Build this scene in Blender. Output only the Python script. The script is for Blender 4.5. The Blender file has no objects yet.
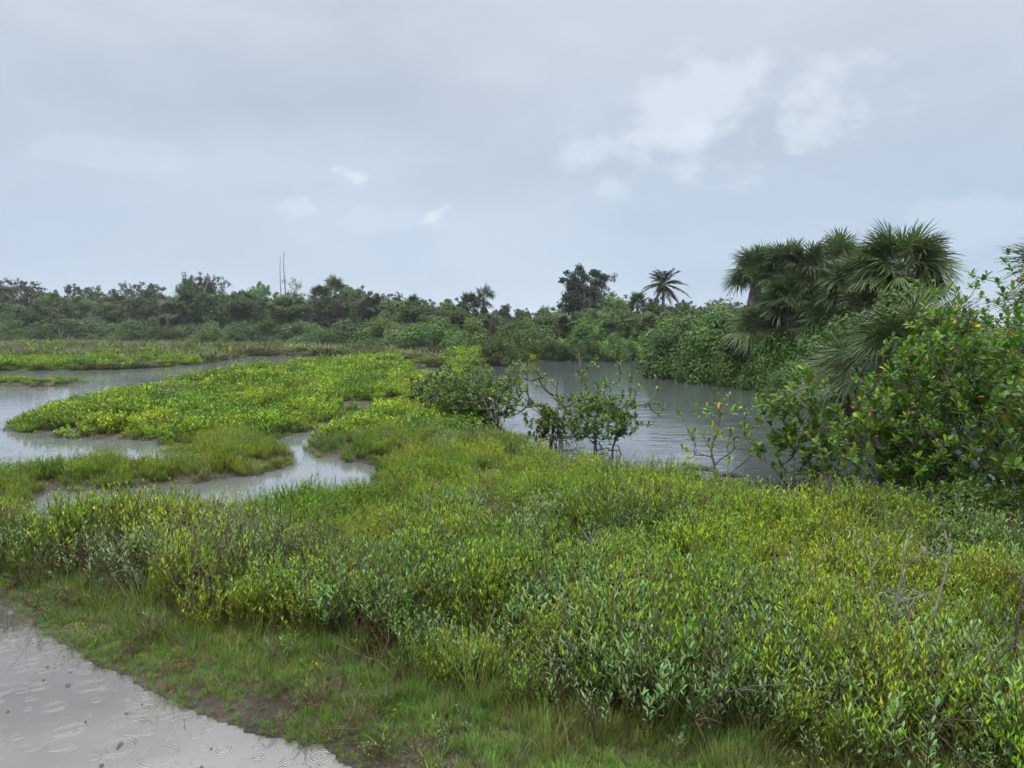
import bpy, math, random
import numpy as np
from mathutils import Vector
rng = np.random.default_rng(7)
PI = math.pi
S = bpy.context.scene
COL = S.collection

# ------------------------------------------------------------------ camera and pixel -> world helpers
CAMH, PITCH, F = 2.0, math.radians(4.4), 768.0
CP, SP = math.cos(PITCH), math.sin(PITCH)
cam = bpy.data.cameras.new('camera'); cam.lens = 27; cam.sensor_width = 36
cam.clip_start = 0.05; cam.clip_end = 5000
camo = bpy.data.objects.new('camera', cam); COL.objects.link(camo)
camo.location = (0, 0, CAMH); camo.rotation_euler = (PI/2 - PITCH, 0, 0)
S.camera = camo

def G(px, py, z=0.0):                        # photo pixel -> point on the level z
    u, v = (px-512)/F, (384-py)/F
    dy, dz = CP + v*SP, -SP + v*CP
    t = (z-CAMH)/dz
    return (u*t, dy*t)
def at(px, Y):                               # x of a photo column at distance Y
    return (px-512)/F*Y
def zat(py, Y):                              # height of a photo row at distance Y
    v = (384-py)/F
    return CAMH + Y/(CP+v*SP)*(-SP+v*CP)

# ------------------------------------------------------------------ numpy noise
def _hash(ix, iy, s):
    h = (ix.astype(np.int64)*374761393 + iy.astype(np.int64)*668265263 + s*69069) & 0x7fffffff
    h = ((h ^ (h >> 13))*1274126177) & 0x7fffffff
    return ((h ^ (h >> 16)) & 0xffff)/65535.0
def vnoise(x, y, s=0):
    ix, iy = np.floor(x), np.floor(y); fx, fy = x-ix, y-iy
    fx = fx*fx*(3-2*fx); fy = fy*fy*(3-2*fy)
    a, b = _hash(ix, iy, s), _hash(ix+1, iy, s); c, d = _hash(ix, iy+1, s), _hash(ix+1, iy+1, s)
    return (a+(b-a)*fx)*(1-fy) + (c+(d-c)*fx)*fy
def fbm(x, y, s=0, o=4):
    r, a, t = 0, 1, 0
    for i in range(o):
        r = r + a*vnoise(x*2**i+i*17.3, y*2**i+i*5.1, s+i); t += a; a *= .5
    return r/t
def sstep(a, b, x):
    t = np.clip((x-a)/(b-a), 0, 1); return t*t*(3-2*t)

# ------------------------------------------------------------------ water outlines (each corner: photo px, py, canopy height it is seen over)
V = 0.26
POND = [G(455, 372), G(500, 365), G(520, 361.5), G(600, 360.5), G(655, 362), G(672, 374), G(735, 381), G(775, 388), G(870, 395), G(1060, 398),
        G(1180, 440, .3), G(1060, 500, .3), G(960, 505, .3), G(880, 497, .3), G(800, 492, .3), G(740, 484, .3), G(690, 468, .3), G(640, 463, .3), G(600, 458, .3),
        G(560, 448, .3), G(520, 427, .3), G(490, 408, .3), G(462, 392, .3)]
CHAN = [G(-700, 372), G(-200, 372), G(0, 371), G(100, 370), G(165, 367), G(212, 362.5), G(228, 358), G(250, 355.5), G(348, 355.5), G(352, 358, .2), G(300, 362, V), G(262, 367, V), G(225, 371, V),
        G(205, 377, V), G(150, 382, V), G(100, 390, V), G(50, 402, V), G(22, 408, V), G(12, 418, V), G(30, 431), G(60, 437), G(100, 438), G(150, 440), G(185, 445), G(170, 452, V),
        G(100, 447, V), G(30, 455, V), G(-40, 460, V), G(-300, 470, V), G(-900, 470, V)]
MID = [G(387, 403.5), G(350, 416), G(325, 426), G(282, 436), G(268, 445), G(286, 454), G(288, 465), G(250, 475), G(200, 482), G(150, 487), G(85, 490), G(50, 491), G(20, 507), G(-20, 520),
       G(-60, 540, .1), G(20, 535, .1), G(70, 508, .36), G(150, 508, .36), G(200, 500, .36), G(250, 492, .36), G(300, 482, .34), G(340, 477, .32), G(372, 473, .3), G(376, 460, .1), G(316, 455), G(312, 446), G(328, 436), G(352, 423), G(389, 407.5)]
PUD = [G(-500, 560), G(-60, 578), G(0, 600), G(30, 622), G(60, 645), G(100, 665), G(150, 690), G(200, 712), G(235, 727), G(290, 742), G(322, 748), G(338, 754), G(352, 764), G(362, 780), G(372, 800), (-0.4, 1.5), (-3, -3), (-9, -3)]
SML = [G(412, 369), G(443, 366.5), G(452, 372, .1), G(442, 379, .26), G(414, 378, .26)]
SM2 = [G(370, 742), G(392, 734), G(400, 748), G(385, 765), G(362, 768)]
ISLET = [G(-60, 382), G(0, 381.5), G(40, 382), G(80, 381.5), G(88, 383), G(60, 386), G(0, 388), G(-60, 389)]
SPARSE = [G(40, 430), G(200, 430), G(300, 445), G(250, 480), G(100, 470), G(60, 455)]
TURF = [G(-300, 545), G(0, 578), G(60, 577), G(120, 590), G(200, 618), G(300, 640), G(400, 664), G(460, 700), G(560, 722), G(640, 742), G(740, 752), G(900, 800), (3, 1.2), (3, -3), (-12, -3)]

def sdf(poly, x, y):                         # > 0 inside
    P = np.array(poly, float); n = len(P)
    d = np.full(x.shape, 1e18); ins = np.zeros(x.shape, bool)
    for i in range(n):
        ax, ay = P[i]; bx, by = P[(i+1) % n]
        ex, ey = bx-ax, by-ay; wx, wy = x-ax, y-ay
        t = np.clip((wx*ex+wy*ey)/(ex*ex+ey*ey+1e-12), 0, 1)
        d = np.minimum(d, (wx-ex*t)**2+(wy-ey*t)**2)
        c = ((ay <= y) & (by > y)) | ((by <= y) & (ay > y))
        with np.errstate(divide='ignore', invalid='ignore'):
            xi = ax + (y-ay)/(by-ay+1e-30)*ex
        ins ^= c & (x < xi)
    return np.where(ins, 1, -1)*np.sqrt(d)
def water_sd(x, y):
    w = np.full(x.shape, -1e9)
    for p in (POND, CHAN, MID, PUD, SML): w = np.maximum(w, sdf(p, x, y))
    w = np.minimum(w, -sdf(ISLET, x, y))
    r = np.hypot(x, y)
    amp = np.clip(r*.018, .07, .7)
    w = w + np.clip(.05-.004*r, 0, 1)*(fbm(x*11, y*11, 5, 3)-.5)*2.2
    w = w + amp*(fbm(x/amp/3.5, y/amp/3.5, 3)-.5)*1.6
    return w
def ground_z(x, y, w=None):
    if w is None: w = water_sd(x, y)
    l = -w
    z = np.where(l > 0, .012+.10*(1-np.exp(-np.maximum(l, 0)/1.2)), np.maximum(l*.35, -.3))
    z = z + (fbm(x*1.5, y*1.5, 9)-.5)*.035*np.clip(np.abs(l)*2.5, 0.35, 1) + (fbm(x*9, y*9, 12, 2)-.5)*.016
    return z + np.clip((y-70)/60, 0, 1)*.5

# ------------------------------------------------------------------ materials
def mat(name):
    m = bpy.data.materials.new(name); m.use_nodes = True
    nt = m.node_tree; nt.nodes.clear()
    out = nt.nodes.new('ShaderNodeOutputMaterial')
    return m, nt, out
def N(nt, t, **kw):
    n = nt.nodes.new(t)
    for k, v in kw.items(): setattr(n, k, v)
    return n
def leaf_mat(name, rough=.5, trans=.3, patch=None, spec=.35, gain=1.0):
    m, nt, out = mat(name); L = nt.links.new
    a = N(nt, 'ShaderNodeAttribute', attribute_name='col')
    oi = N(nt, 'ShaderNodeObjectInfo')
    mr = N(nt, 'ShaderNodeMapRange'); mr.inputs[3].default_value = .78*gain; mr.inputs[4].default_value = 1.2*gain
    L(oi.outputs['Random'], mr.inputs[0])
    hs = N(nt, 'ShaderNodeHueSaturation'); L(a.outputs['Color'], hs.inputs['Color']); L(mr.outputs[0], hs.inputs['Value'])
    mh = N(nt, 'ShaderNodeMapRange'); mh.inputs[3].default_value = .485; mh.inputs[4].default_value = .512
    mul = N(nt, 'ShaderNodeMath', operation='FRACT'); mm = N(nt, 'ShaderNodeMath', operation='MULTIPLY'); mm.inputs[1].default_value = 7.31
    L(oi.outputs['Random'], mm.inputs[0]); L(mm.outputs[0], mul.inputs[0]); L(mul.outputs[0], mh.inputs[0]); L(mh.outputs[0], hs.inputs['Hue'])
    colr = hs.outputs[0]
    if patch:                                # patches of greener / browner growth over metres
        g = N(nt, 'ShaderNodeNewGeometry'); no = N(nt, 'ShaderNodeTexNoise'); no.inputs['Scale'].default_value = patch[0]; no.inputs['Detail'].default_value = 3
        L(g.outputs['Position'], no.inputs['Vector'])
        cr = N(nt, 'ShaderNodeValToRGB'); cr.color_ramp.elements[0].position = .38; cr.color_ramp.elements[1].position = .62
        cr.color_ramp.elements[0].color = (*patch[1], 1); cr.color_ramp.elements[1].color = (*patch[2], 1)
        L(no.outputs[0], cr.inputs[0])
        mx = N(nt, 'ShaderNodeMix', data_type='RGBA', blend_type='MULTIPLY'); mx.inputs[0].default_value = 1
        L(colr, mx.inputs[6]); L(cr.outputs[0], mx.inputs[7]); colr = mx.outputs[2]
        n3 = N(nt, 'ShaderNodeTexNoise'); n3.inputs['Scale'].default_value = .33; n3.inputs['Detail'].default_value = 6; n3.inputs['Roughness'].default_value = .65
        L(g.outputs['Position'], n3.inputs['Vector']); m3 = N(nt, 'ShaderNodeMapRange'); m3.inputs[1].default_value = .58; m3.inputs[2].default_value = .74; m3.inputs[4].default_value = .5
        L(n3.outputs[0], m3.inputs[0]); x3 = N(nt, 'ShaderNodeMix', data_type='RGBA'); L(m3.outputs[0], x3.inputs[0]); L(colr, x3.inputs[6]); x3.inputs[7].default_value = (.10, .105, .045, 1); colr = x3.outputs[2]
    p = N(nt, 'ShaderNodeBsdfPrincipled'); L(colr, p.inputs['Base Color'])
    p.inputs['Roughness'].default_value = rough; p.inputs['Specular IOR Level'].default_value = spec
    t = N(nt, 'ShaderNodeBsdfTranslucent'); L(colr, t.inputs['Color'])
    ms = N(nt, 'ShaderNodeMixShader'); ms.inputs[0].default_value = trans
    L(p.outputs[0], ms.inputs[1]); L(t.outputs[0], ms.inputs[2]); L(ms.outputs[0], out.inputs[0])
    return m
M_LEAF = leaf_mat('wet_leaf', .38, .3, None, .32)
M_FAR = leaf_mat('far_leaf', .6, .3, None, .3)
for n_ in M_FAR.node_tree.nodes:
    if n_.type == 'MAP_RANGE' and n_.inputs[4].default_value > 1: n_.inputs[3].default_value, n_.inputs[4].default_value = .72, 1.65
M_PALM = leaf_mat('palm_frond_green', .4, .2, None, .45)
M_DEAD = leaf_mat('dead_frond_brown', .8, .15, None, .1)
M_SALT = leaf_mat('saltwort_leaf', .5, .28, (.6, (.62, .80, .8), (1.12, 1.04, .9)), .25)
M_OXEYE = leaf_mat('oxeye_leaf', .55, .25, (.45, (.74, .98, .62), (1.04, 1.0, 1.1)), .3)
M_GRASS = leaf_mat('grass_blade', .5, .3, (.8, (.9, .95, .9), (1.1, 1.0, .9)), .35)
def bark_mat(name, c1, c2, sc=9):
    m, nt, out = mat(name); L = nt.links.new
    g = N(nt, 'ShaderNodeTexCoord'); no = N(nt, 'ShaderNodeTexNoise'); no.inputs['Scale'].default_value = sc; no.inputs['Detail'].default_value = 5
    L(g.outputs['Object'], no.inputs['Vector'])
    cr = N(nt, 'ShaderNodeValToRGB'); cr.color_ramp.elements[0].position = .35; cr.color_ramp.elements[1].position = .65
    cr.color_ramp.elements[0].color = (*c1, 1); cr.color_ramp.elements[1].color = (*c2, 1); L(no.outputs[0], cr.inputs[0])
    p = N(nt, 'ShaderNodeBsdfPrincipled'); L(cr.outputs[0], p.inputs['Base Color']); p.inputs['Roughness'].default_value = .75
    b = N(nt, 'ShaderNodeBump'); b.inputs['Strength'].default_value = .5; b.inputs['Distance'].default_value = .02
    L(no.outputs[0], b.inputs['Height']); L(b.outputs[0], p.inputs['Normal']); L(p.outputs[0], out.inputs[0])
    return m
M_BARK = bark_mat('grey_brown_bark', (.06, .05, .042), (.17, .145, .125))
M_DARKBARK = bark_mat('wet_mangrove_bark', (.035, .028, .025), (.11, .09, .08), 20)
M_DEADWOOD = bark_mat('weathered_deadwood', (.10, .09, .08), (.26, .235, .21), 14)
M_PALMTRUNK = bark_mat('palm_trunk_bark', (.09, .075, .06), (.24, .2, .16), 7)

def ground_mat():
    m, nt, out = mat('wet_marsh_mud'); L = nt.links.new
    g = N(nt, 'ShaderNodeNewGeometry')
    n1 = N(nt, 'ShaderNodeTexNoise'); n1.inputs['Scale'].default_value = 1.3; n1.inputs['Detail'].default_value = 8
    n2 = N(nt, 'ShaderNodeTexNoise'); n2.inputs['Scale'].default_value = 38; n2.inputs['Detail'].default_value = 6; n2.inputs['Roughness'].default_value = .7
    L(g.outputs['Position'], n1.inputs['Vector']); L(g.outputs['Position'], n2.inputs['Vector'])
    c1 = N(nt, 'ShaderNodeValToRGB'); e = c1.color_ramp.elements; e[0].position = .35; e[1].position = .7
    e[0].color = (.03, .026, .02, 1); e[1].color = (.095, .084, .068, 1); L(n1.outputs[0], c1.inputs[0])
    c2 = N(nt, 'ShaderNodeValToRGB'); e = c2.color_ramp.elements; e[0].position = .36; e[1].position = .66
    e[0].color = (.35, .3, .26, 1); e[1].color = (1.25, 1.2, 1.1, 1); L(n2.outputs[0], c2.inputs[0])
    mx = N(nt, 'ShaderNodeMix', data_type='RGBA', blend_type='MULTIPLY'); mx.inputs[0].default_value = 1
    L(c1.outputs[0], mx.inputs[6]); L(c2.outputs[0], mx.inputs[7])
    p = N(nt, 'ShaderNodeBsdfPrincipled'); L(mx.outputs[2], p.inputs['Base Color'])
    rr = N(nt, 'ShaderNodeMapRange'); rr.inputs[1].default_value = .35; rr.inputs[2].default_value = .65; rr.inputs[3].default_value = .35; rr.inputs[4].default_value = .8
    L(n1.outputs[0], rr.inputs[0]); L(rr.outputs[0], p.inputs['Roughness']); p.inputs['Specular IOR Level'].default_value = .2
    b = N(nt, 'ShaderNodeBump'); b.inputs['Strength'].default_value = .7; b.inputs['Distance'].default_value = .02
    L(n2.outputs[0], b.inputs['Height']); L(b.outputs[0], p.inputs['Normal']); L(p.outputs[0], out.inputs[0])
    return m
def water_mat(name, c1, c2, rings, wind, rough):
    m, nt, out = mat(name); L = nt.links.new
    g = N(nt, 'ShaderNodeNewGeometry')
    n0 = N(nt, 'ShaderNodeTexNoise'); n0.inputs['Scale'].default_value = 1.1; n0.inputs['Detail'].default_value = 6; L(g.outputs['Position'], n0.inputs['Vector'])
    cr = N(nt, 'ShaderNodeValToRGB'); e = cr.color_ramp.elements; e[0].position = .35; e[1].position = .65; e[0].color = (*c1, 1); e[1].color = (*c2, 1); L(n0.outputs[0], cr.inputs[0])
    p = N(nt, 'ShaderNodeBsdfPrincipled'); L(cr.outputs[0], p.inputs['Base Color']); p.inputs['Roughness'].default_value = rough; p.inputs['IOR'].default_value = 1.333
    height = None
    def add(a, b):
        s = N(nt, 'ShaderNodeMath', operation='ADD'); L(a, s.inputs[0]); L(b, s.inputs[1]); return s.outputs[0]
    def mul(a, k):
        s = N(nt, 'ShaderNodeMath', operation='MULTIPLY'); L(a, s.inputs[0])
        if isinstance(k, float): s.inputs[1].default_value = k
        else: L(k, s.inputs[1])
        return s.outputs[0]
    for sc, strg, sx in wind:
        mp = N(nt, 'ShaderNodeMapping'); mp.inputs['Rotation'].default_value = (0, 0, .25); mp.inputs['Scale'].default_value = (sx, 1, 1); L(g.outputs['Position'], mp.inputs[0])
        no = N(nt, 'ShaderNodeTexNoise'); no.inputs['Scale'].default_value = sc; no.inputs['Detail'].default_value = 3; no.inputs['Distortion'].default_value = .4
        L(mp.outputs[0], no.inputs['Vector']); h = mul(no.outputs[0], strg); height = h if height is None else add(height, h)
    for k, (sc, freq, strg, off) in enumerate(rings):   # raindrop rings: sine of the distance to scattered points, faded with radius
        ad = N(nt, 'ShaderNodeVectorMath', operation='ADD'); ad.inputs[1].default_value = (off, off*1.7, 0); L(g.outputs['Position'], ad.inputs[0])
        vo = N(nt, 'ShaderNodeTexVoronoi', voronoi_dimensions='2D'); vo.inputs['Scale'].default_value = sc; L(ad.outputs[0], vo.inputs['Vector'])
        sx = N(nt, 'ShaderNodeSeparateColor'); L(vo.outputs['Color'], sx.inputs[0])
        rad = N(nt, 'ShaderNodeMapRange'); rad.inputs[3].default_value = .06; rad.inputs[4].default_value = .42; L(sx.outputs[0], rad.inputs[0])
        df = N(nt, 'ShaderNodeMath', operation='SUBTRACT'); L(vo.outputs['Distance'], df.inputs[0]); L(rad.outputs[0], df.inputs[1])
        sn = N(nt, 'ShaderNodeMath', operation='SINE'); L(mul(df.outputs[0], float(freq)), sn.inputs[0])
        ab = N(nt, 'ShaderNodeMath', operation='ABSOLUTE'); L(df.outputs[0], ab.inputs[0])
        fd = N(nt, 'ShaderNodeMapRange'); fd.inputs[1].default_value = 0; fd.inputs[2].default_value = .1; fd.inputs[3].default_value = 1; fd.inputs[4].default_value = 0; L(ab.outputs[0], fd.inputs[0])
        on = N(nt, 'ShaderNodeMath', operation='GREATER_THAN'); on.inputs[1].default_value = .55; L(sx.outputs[1], on.inputs[0])
        h = mul(mul(mul(sn.outputs[0], fd.outputs[0]), on.outputs[0]), float(strg)); height = h if height is None else add(height, h)
    b = N(nt, 'ShaderNodeBump'); b.inputs['Strength'].default_value = 1; b.inputs['Distance'].default_value = .01
    L(height, b.inputs['Height']); L(b.outputs[0], p.inputs['Normal']); L(p.outputs[0], out.inputs[0])
    return m
M_GROUND = ground_mat()
M_WATER = water_mat('pond_water', (.055, .064, .070), (.075, .086, .092), [], [(1.3, 1.1, .35), (4.2, 1.0, .4), (14.0, .22, .6)], .05)
M_WATER.node_tree.nodes['Principled BSDF'].inputs['IOR'].default_value = 2.2
M_CHAN = water_mat('channel_water', (.10, .105, .108), (.135, .142, .147), [(3.1, 70, .06, 3.3)], [(3.0, .25, .5), (16.0, .06, .7)], .05)
M_CHAN.node_tree.nodes['Principled BSDF'].inputs['IOR'].default_value = 2.6
M_PUDDLE = water_mat('puddle_water', (.06, .055, .049), (.115, .107, .099), [(6.5, 70, .11, 0.), (4.6, 85, .09, 5.1), (10.5, 55, .08, 9.7)], [(2.0, .25, .8), (6.0, .07, .8), (30.0, .012, .8)], .02)
M_PUDDLE.node_tree.nodes['Principled BSDF'].inputs['IOR'].default_value = 2.5

# ------------------------------------------------------------------ mesh building
class MB:
    def __init__(s): s.v = []; s.n = 0; s.f = {3: [], 4: []}; s.c = []; s.mi = {3: [], 4: []}
    def add(s, v, tris=None, quads=None, col=(.1, .1, .1), mi=0):
        v = np.asarray(v, float).reshape(-1, 3)
        if tris is not None and len(tris): s.f[3].append(np.asarray(tris)+s.n); s.mi[3].append(np.full(len(tris), mi))
        if quads is not None and len(quads): s.f[4].append(np.asarray(quads)+s.n); s.mi[4].append(np.full(len(quads), mi))
        col = np.asarray(col, float)
        s.c.append(np.broadcast_to(col, (len(v), 3)) if col.ndim == 1 else col)
        s.v.append(v); s.n += len(v)
    def mesh(s, name, mats, smooth=False):
        me = bpy.data.meshes.new(name)
        v = np.concatenate(s.v); c = np.concatenate(s.c)
        t = np.concatenate(s.f[3]) if s.f[3] else np.zeros((0, 3), int); q = np.concatenate(s.f[4]) if s.f[4] else np.zeros((0, 4), int)
        me.vertices.add(len(v)); me.vertices.foreach_set('co', v.astype(np.float32).ravel())
        me.loops.add(t.size+q.size); me.loops.foreach_set('vertex_index', np.concatenate([t.ravel(), q.ravel()]).astype(np.int32))
        me.polygons.add(len(t)+len(q))
        st = np.concatenate([np.arange(len(t))*3, t.size+np.arange(len(q))*4]).astype(np.int32)
        me.polygons.foreach_set('loop_start', st)
        mi = np.concatenate(([*s.mi[3]] if s.mi[3] else []) + ([*s.mi[4]] if s.mi[4] else [])).astype(np.int32)
        me.polygons.foreach_set('material_index', mi)
        if smooth: me.polygons.foreach_set('use_smooth', np.ones(len(t)+len(q), bool))
        me.update(calc_edges=True)
        a = me.attributes.new('col', 'FLOAT_COLOR', 'POINT')
        a.data.foreach_set('color', np.concatenate([c, np.ones((len(c), 1))], 1).astype(np.float32).ravel())
        for m in (mats if isinstance(mats, (list, tuple)) else [mats]): me.materials.append(m)
        return me
def tube(mb, pts, rad, sides=6, col=(.1, .09, .08), mi=0):
    pts = np.asarray(pts, float); n = len(pts); rad = np.broadcast_to(np.asarray(rad, float), (n,))
    d = np.gradient(pts, axis=0); d /= np.linalg.norm(d, axis=1, keepdims=True)+1e-9
    up = np.array([.13, .2, 1.]) if abs(d[0, 2]) < .9 else np.array([1., .1, 0])
    x = np.cross(d, up); x /= np.linalg.norm(x, axis=1, keepdims=True)+1e-9; y = np.cross(d, x)
    a = np.arange(sides)*2*PI/sides
    v = pts[:, None]+rad[:, None, None]*(np.cos(a)[None, :, None]*x[:, None]+np.sin(a)[None, :, None]*y[:, None])
    q = [(i*sides+j, i*sides+(j+1) % sides, (i+1)*sides+(j+1) % sides, (i+1)*sides+j) for i in range(n-1) for j in range(sides)]
    mb.add(np.concatenate([v.reshape(-1, 3), pts[-1:]]), [(n*sides-sides+j, n*sides-sides+(j+1) % sides, n*sides) for j in range(sides)], q, col, mi)
def frames(axis, hint):
    a = axis/(np.linalg.norm(axis, axis=1, keepdims=True)+1e-9)
    x = np.cross(a, hint); x /= np.linalg.norm(x, axis=1, keepdims=True)+1e-9
    z = np.cross(x, a)
    return np.stack([x, a, z], 2)            # columns
def stamp(mb, T, pos, R, scale, col, mi=0):  # many copies of one leaf shape
    tv, tt, tq = T; n = len(pos); k = len(tv)
    sc = np.asarray(scale, float); sc = sc[:, None, None] if sc.ndim == 1 else sc[:, None, :]
    v = pos[:, None]+np.einsum('nij,nkj->nki', R, tv[None]*sc)
    off = (np.arange(n)*k)[:, None, None]
    mb.add(v.reshape(-1, 3), (tt[None]+off).reshape(-1, 3) if len(tt) else None, (tq[None]+off).reshape(-1, 4) if len(tq) else None, np.repeat(col, k, 0), mi)
E3, E4 = np.zeros((0, 3), int), np.zeros((0, 4), int)
T_QUAD = (np.array([[-.5, 0, 0], [.5, 0, 0], [.35, 1, .12], [-.35, 1, .12]]), E3, np.array([[0, 1, 2, 3]]))
T_CLUMP = (np.array([[0, 0, 0], [.5, .35, .1], [.1, 1, -.1], [-.45, .5, .12]]), E3, np.array([[0, 1, 2, 3]]))
T_LEAF = (np.array([[0, 0, 0], [0, .45, -.03], [0, .8, -.03], [0, 1, -.08], [-.2, .3, .04], [-.26, .65, .05], [-.13, .92, -.02], [.2, .3, .04], [.26, .65, .05], [.13, .92, -.02]]),
          np.array([[0, 1, 4], [0, 7, 1]]), np.array([[4, 1, 2, 5], [5, 2, 3, 6], [1, 7, 8, 2], [2, 8, 9, 3]]))
T_SLIM = (np.array([[0, 0, 0], [.15, .5, .03], [0, .55, -.03], [0, 1, .05], [-.15, .5, .03]]), E3, np.array([[0, 1, 3, 2], [0, 2, 3, 4]]))
T_BLADE = (np.array([[-.5, 0, 0], [.5, 0, 0], [.4, .5, .06], [-.4, .5, .06], [0, 1, .28]]), np.array([[3, 2, 4]]), np.array([[0, 1, 2, 3]]))
def rdir(n, r=rng):
    v = r.normal(size=(n, 3)); return v/np.linalg.norm(v, axis=1, keepdims=True)
def vary(c, n, r=rng, s=.22, hue=.12):
    c = np.asarray(c, float); b = 1+s*r.normal(size=(n, 1)); h = 1+hue*r.normal(size=(n, 3))*np.array([1., .35, .8])
    return np.clip(c*np.clip(b, .45, 1.8)*h, .003, .9)

# ------------------------------------------------------------------ object helpers
def tag(o, label=None, cat=None, group=None, kind=None):
    if label: o['label'] = label
    if cat: o['category'] = cat
    if group: o['group'] = group
    if kind: o['kind'] = kind
    return o
def obj(name, me, parent=None, loc=None):
    o = bpy.data.objects.new(name, me); COL.objects.link(o)
    if parent: o.parent = parent
    if loc is not None: o.location = loc
    return o
def empty(name, loc, rz=0, sc=1):
    o = bpy.data.objects.new(name, None); o.empty_display_size = .2; COL.objects.link(o)
    o.location = loc; o.rotation_euler = (0, 0, rz); o.scale = (sc,)*3 if not hasattr(sc, '__len__') else sc
    return o

# ------------------------------------------------------------------ ground and water
def fan_grid(us, ys, base):
    U, Y = np.meshgrid(us, ys); W = np.maximum(Y, 0)+base
    return U*W, Y
ys = np.concatenate([np.linspace(-14, 1.2, 50), np.geomspace(1.5, 60, 560), np.geomspace(61, 1500, 60)])
us = np.concatenate([-np.geomspace(1.7, 1.05, 40), np.linspace(-1.0, 1.0, 800), np.geomspace(1.05, 1.7, 40)])
GX, GY = fan_grid(us, ys, 4.0)
GZ = ground_z(GX, GY)
nr, nc = GX.shape
idx = np.arange(nr*nc).reshape(nr, nc)
mb = MB(); mb.add(np.stack([GX, GY, GZ], 2).reshape(-1, 3), None, np.stack([idx[:-1, :-1], idx[:-1, 1:], idx[1:, 1:], idx[1:, :-1]], 2).reshape(-1, 4))
tag(obj('ground', mb.mesh('ground', M_GROUND, True)), 'dark wet marsh mud under the plants', kind='structure')
SPL = [(1.2, 3.6), (.1, 12), (-2.6, 32.5), (-2.6, 400)]
mb = MB()
for (xa, ya), (xb, yb) in zip(SPL[:-1], SPL[1:]): mb.add([(xa, ya, 0), (300, ya, 0), (300, yb, 0), (xb, yb, 0)], None, [(0, 1, 2, 3)])
tag(obj('pond_water', mb.mesh('pond_water', M_WATER)), 'dark rippled water of the pond', kind='structure')
mb = MB(); mb.add([(-12, 3.6, 0), (1.2, 3.6, 0), (.1, 12, 0), (-300, 12, 0)], None, [(0, 1, 2, 3)])
for (xa, ya), (xb, yb) in zip(SPL[1:-1], SPL[2:]): mb.add([(-300, ya, 0), (xa, ya, 0), (xb, yb, 0), (-300, yb, 0)], None, [(0, 1, 2, 3)])
tag(obj('channel_water', mb.mesh('channel_water', M_CHAN)), 'pale still water winding through the marsh', kind='structure')
mb = MB(); mb.add([(-14, -6, .006), (.3, -6, .006), (.3, 3.4, .006), (-1.8, 5.0, .006), (-14, 7.5, .006)], None, None)
mb.f[4].append(np.array([[0, 1, 2, 3]])); mb.mi[4].append(np.zeros(1)); mb.f[3].append(np.array([[0, 3, 4]])); mb.mi[3].append(np.zeros(1))
tag(obj('puddle_water', mb.mesh('puddle_water', M_PUDDLE)), 'shallow silty puddle pocked with raindrop rings', kind='structure')

# ------------------------------------------------------------------ ground-cover plants (prototypes, then spread over the land)
PROTO = bpy.data.collections.new('plant_kinds')
def proto(name, me):
    o = bpy.data.objects.new(name, me); PROTO.objects.link(o); return o
def stem_pts(r, x, y, h, lean, n=5):
    a = r.uniform(0, 2*PI); t = np.linspace(0, 1, n)
    return np.stack([x+math.cos(a)*lean*t**1.6, y+math.sin(a)*lean*t**1.6, h*t*(1-.08*t)], 1)
def saltwort(seed, R=.11, H=.27, stems=24, leaf=.0195, pairs=13, cbase=(.31, .48, .024), low=(.06, .10, .01), wid=.9):
    r = np.random.default_rng(seed); mb = MB()
    for i in range(stems):
        a, q = r.uniform(0, 2*PI), R*math.sqrt(r.uniform()); h = H*r.uniform(.6, 1.1)
        P = stem_pts(r, q*math.cos(a), q*math.sin(a), h, r.uniform(.02, .12))
        tube(mb, P, np.linspace(.0028, .0012, 5), 3, (.13, .10, .04))
        n = pairs*2; t = np.repeat(np.linspace(.25, 1, pairs), 2)+r.uniform(-.03, .03, n)
        pos = np.stack([np.interp(t, np.linspace(0, 1, 5), P[:, k]) for k in range(3)], 1)
        an = np.repeat(np.arange(pairs)*PI/2+r.uniform(0, 6), 2)+np.tile([0, PI], pairs)+r.normal(0, .3, n)
        out = np.stack([np.cos(an), np.sin(an), np.full(n, .45)+t*1.0], 1)+r.normal(0, .25, (n, 3))
        hint = np.tile([0, 0, 1.], (n, 1))+r.normal(0, .3, (n, 3))
        cc = np.asarray(low)*(1-t[:, None])+np.asarray(cbase)*t[:, None]  # lower leaves coloured darker to stand for shade inside the clump
        cc = cc*np.clip(1+.18*r.normal(size=(n, 1)), .5, 1.6)
        yl = r.uniform(size=n) < .035; cc[yl] = (.36, .33, .03); br = r.uniform(size=n) < .03; cc[br] = (.26, .16, .05)
        s = leaf*r.uniform(.7, 1.25, n)
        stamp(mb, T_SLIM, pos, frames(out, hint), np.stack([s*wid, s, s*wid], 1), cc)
    return mb.mesh('saltwort', M_SALT)
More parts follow.
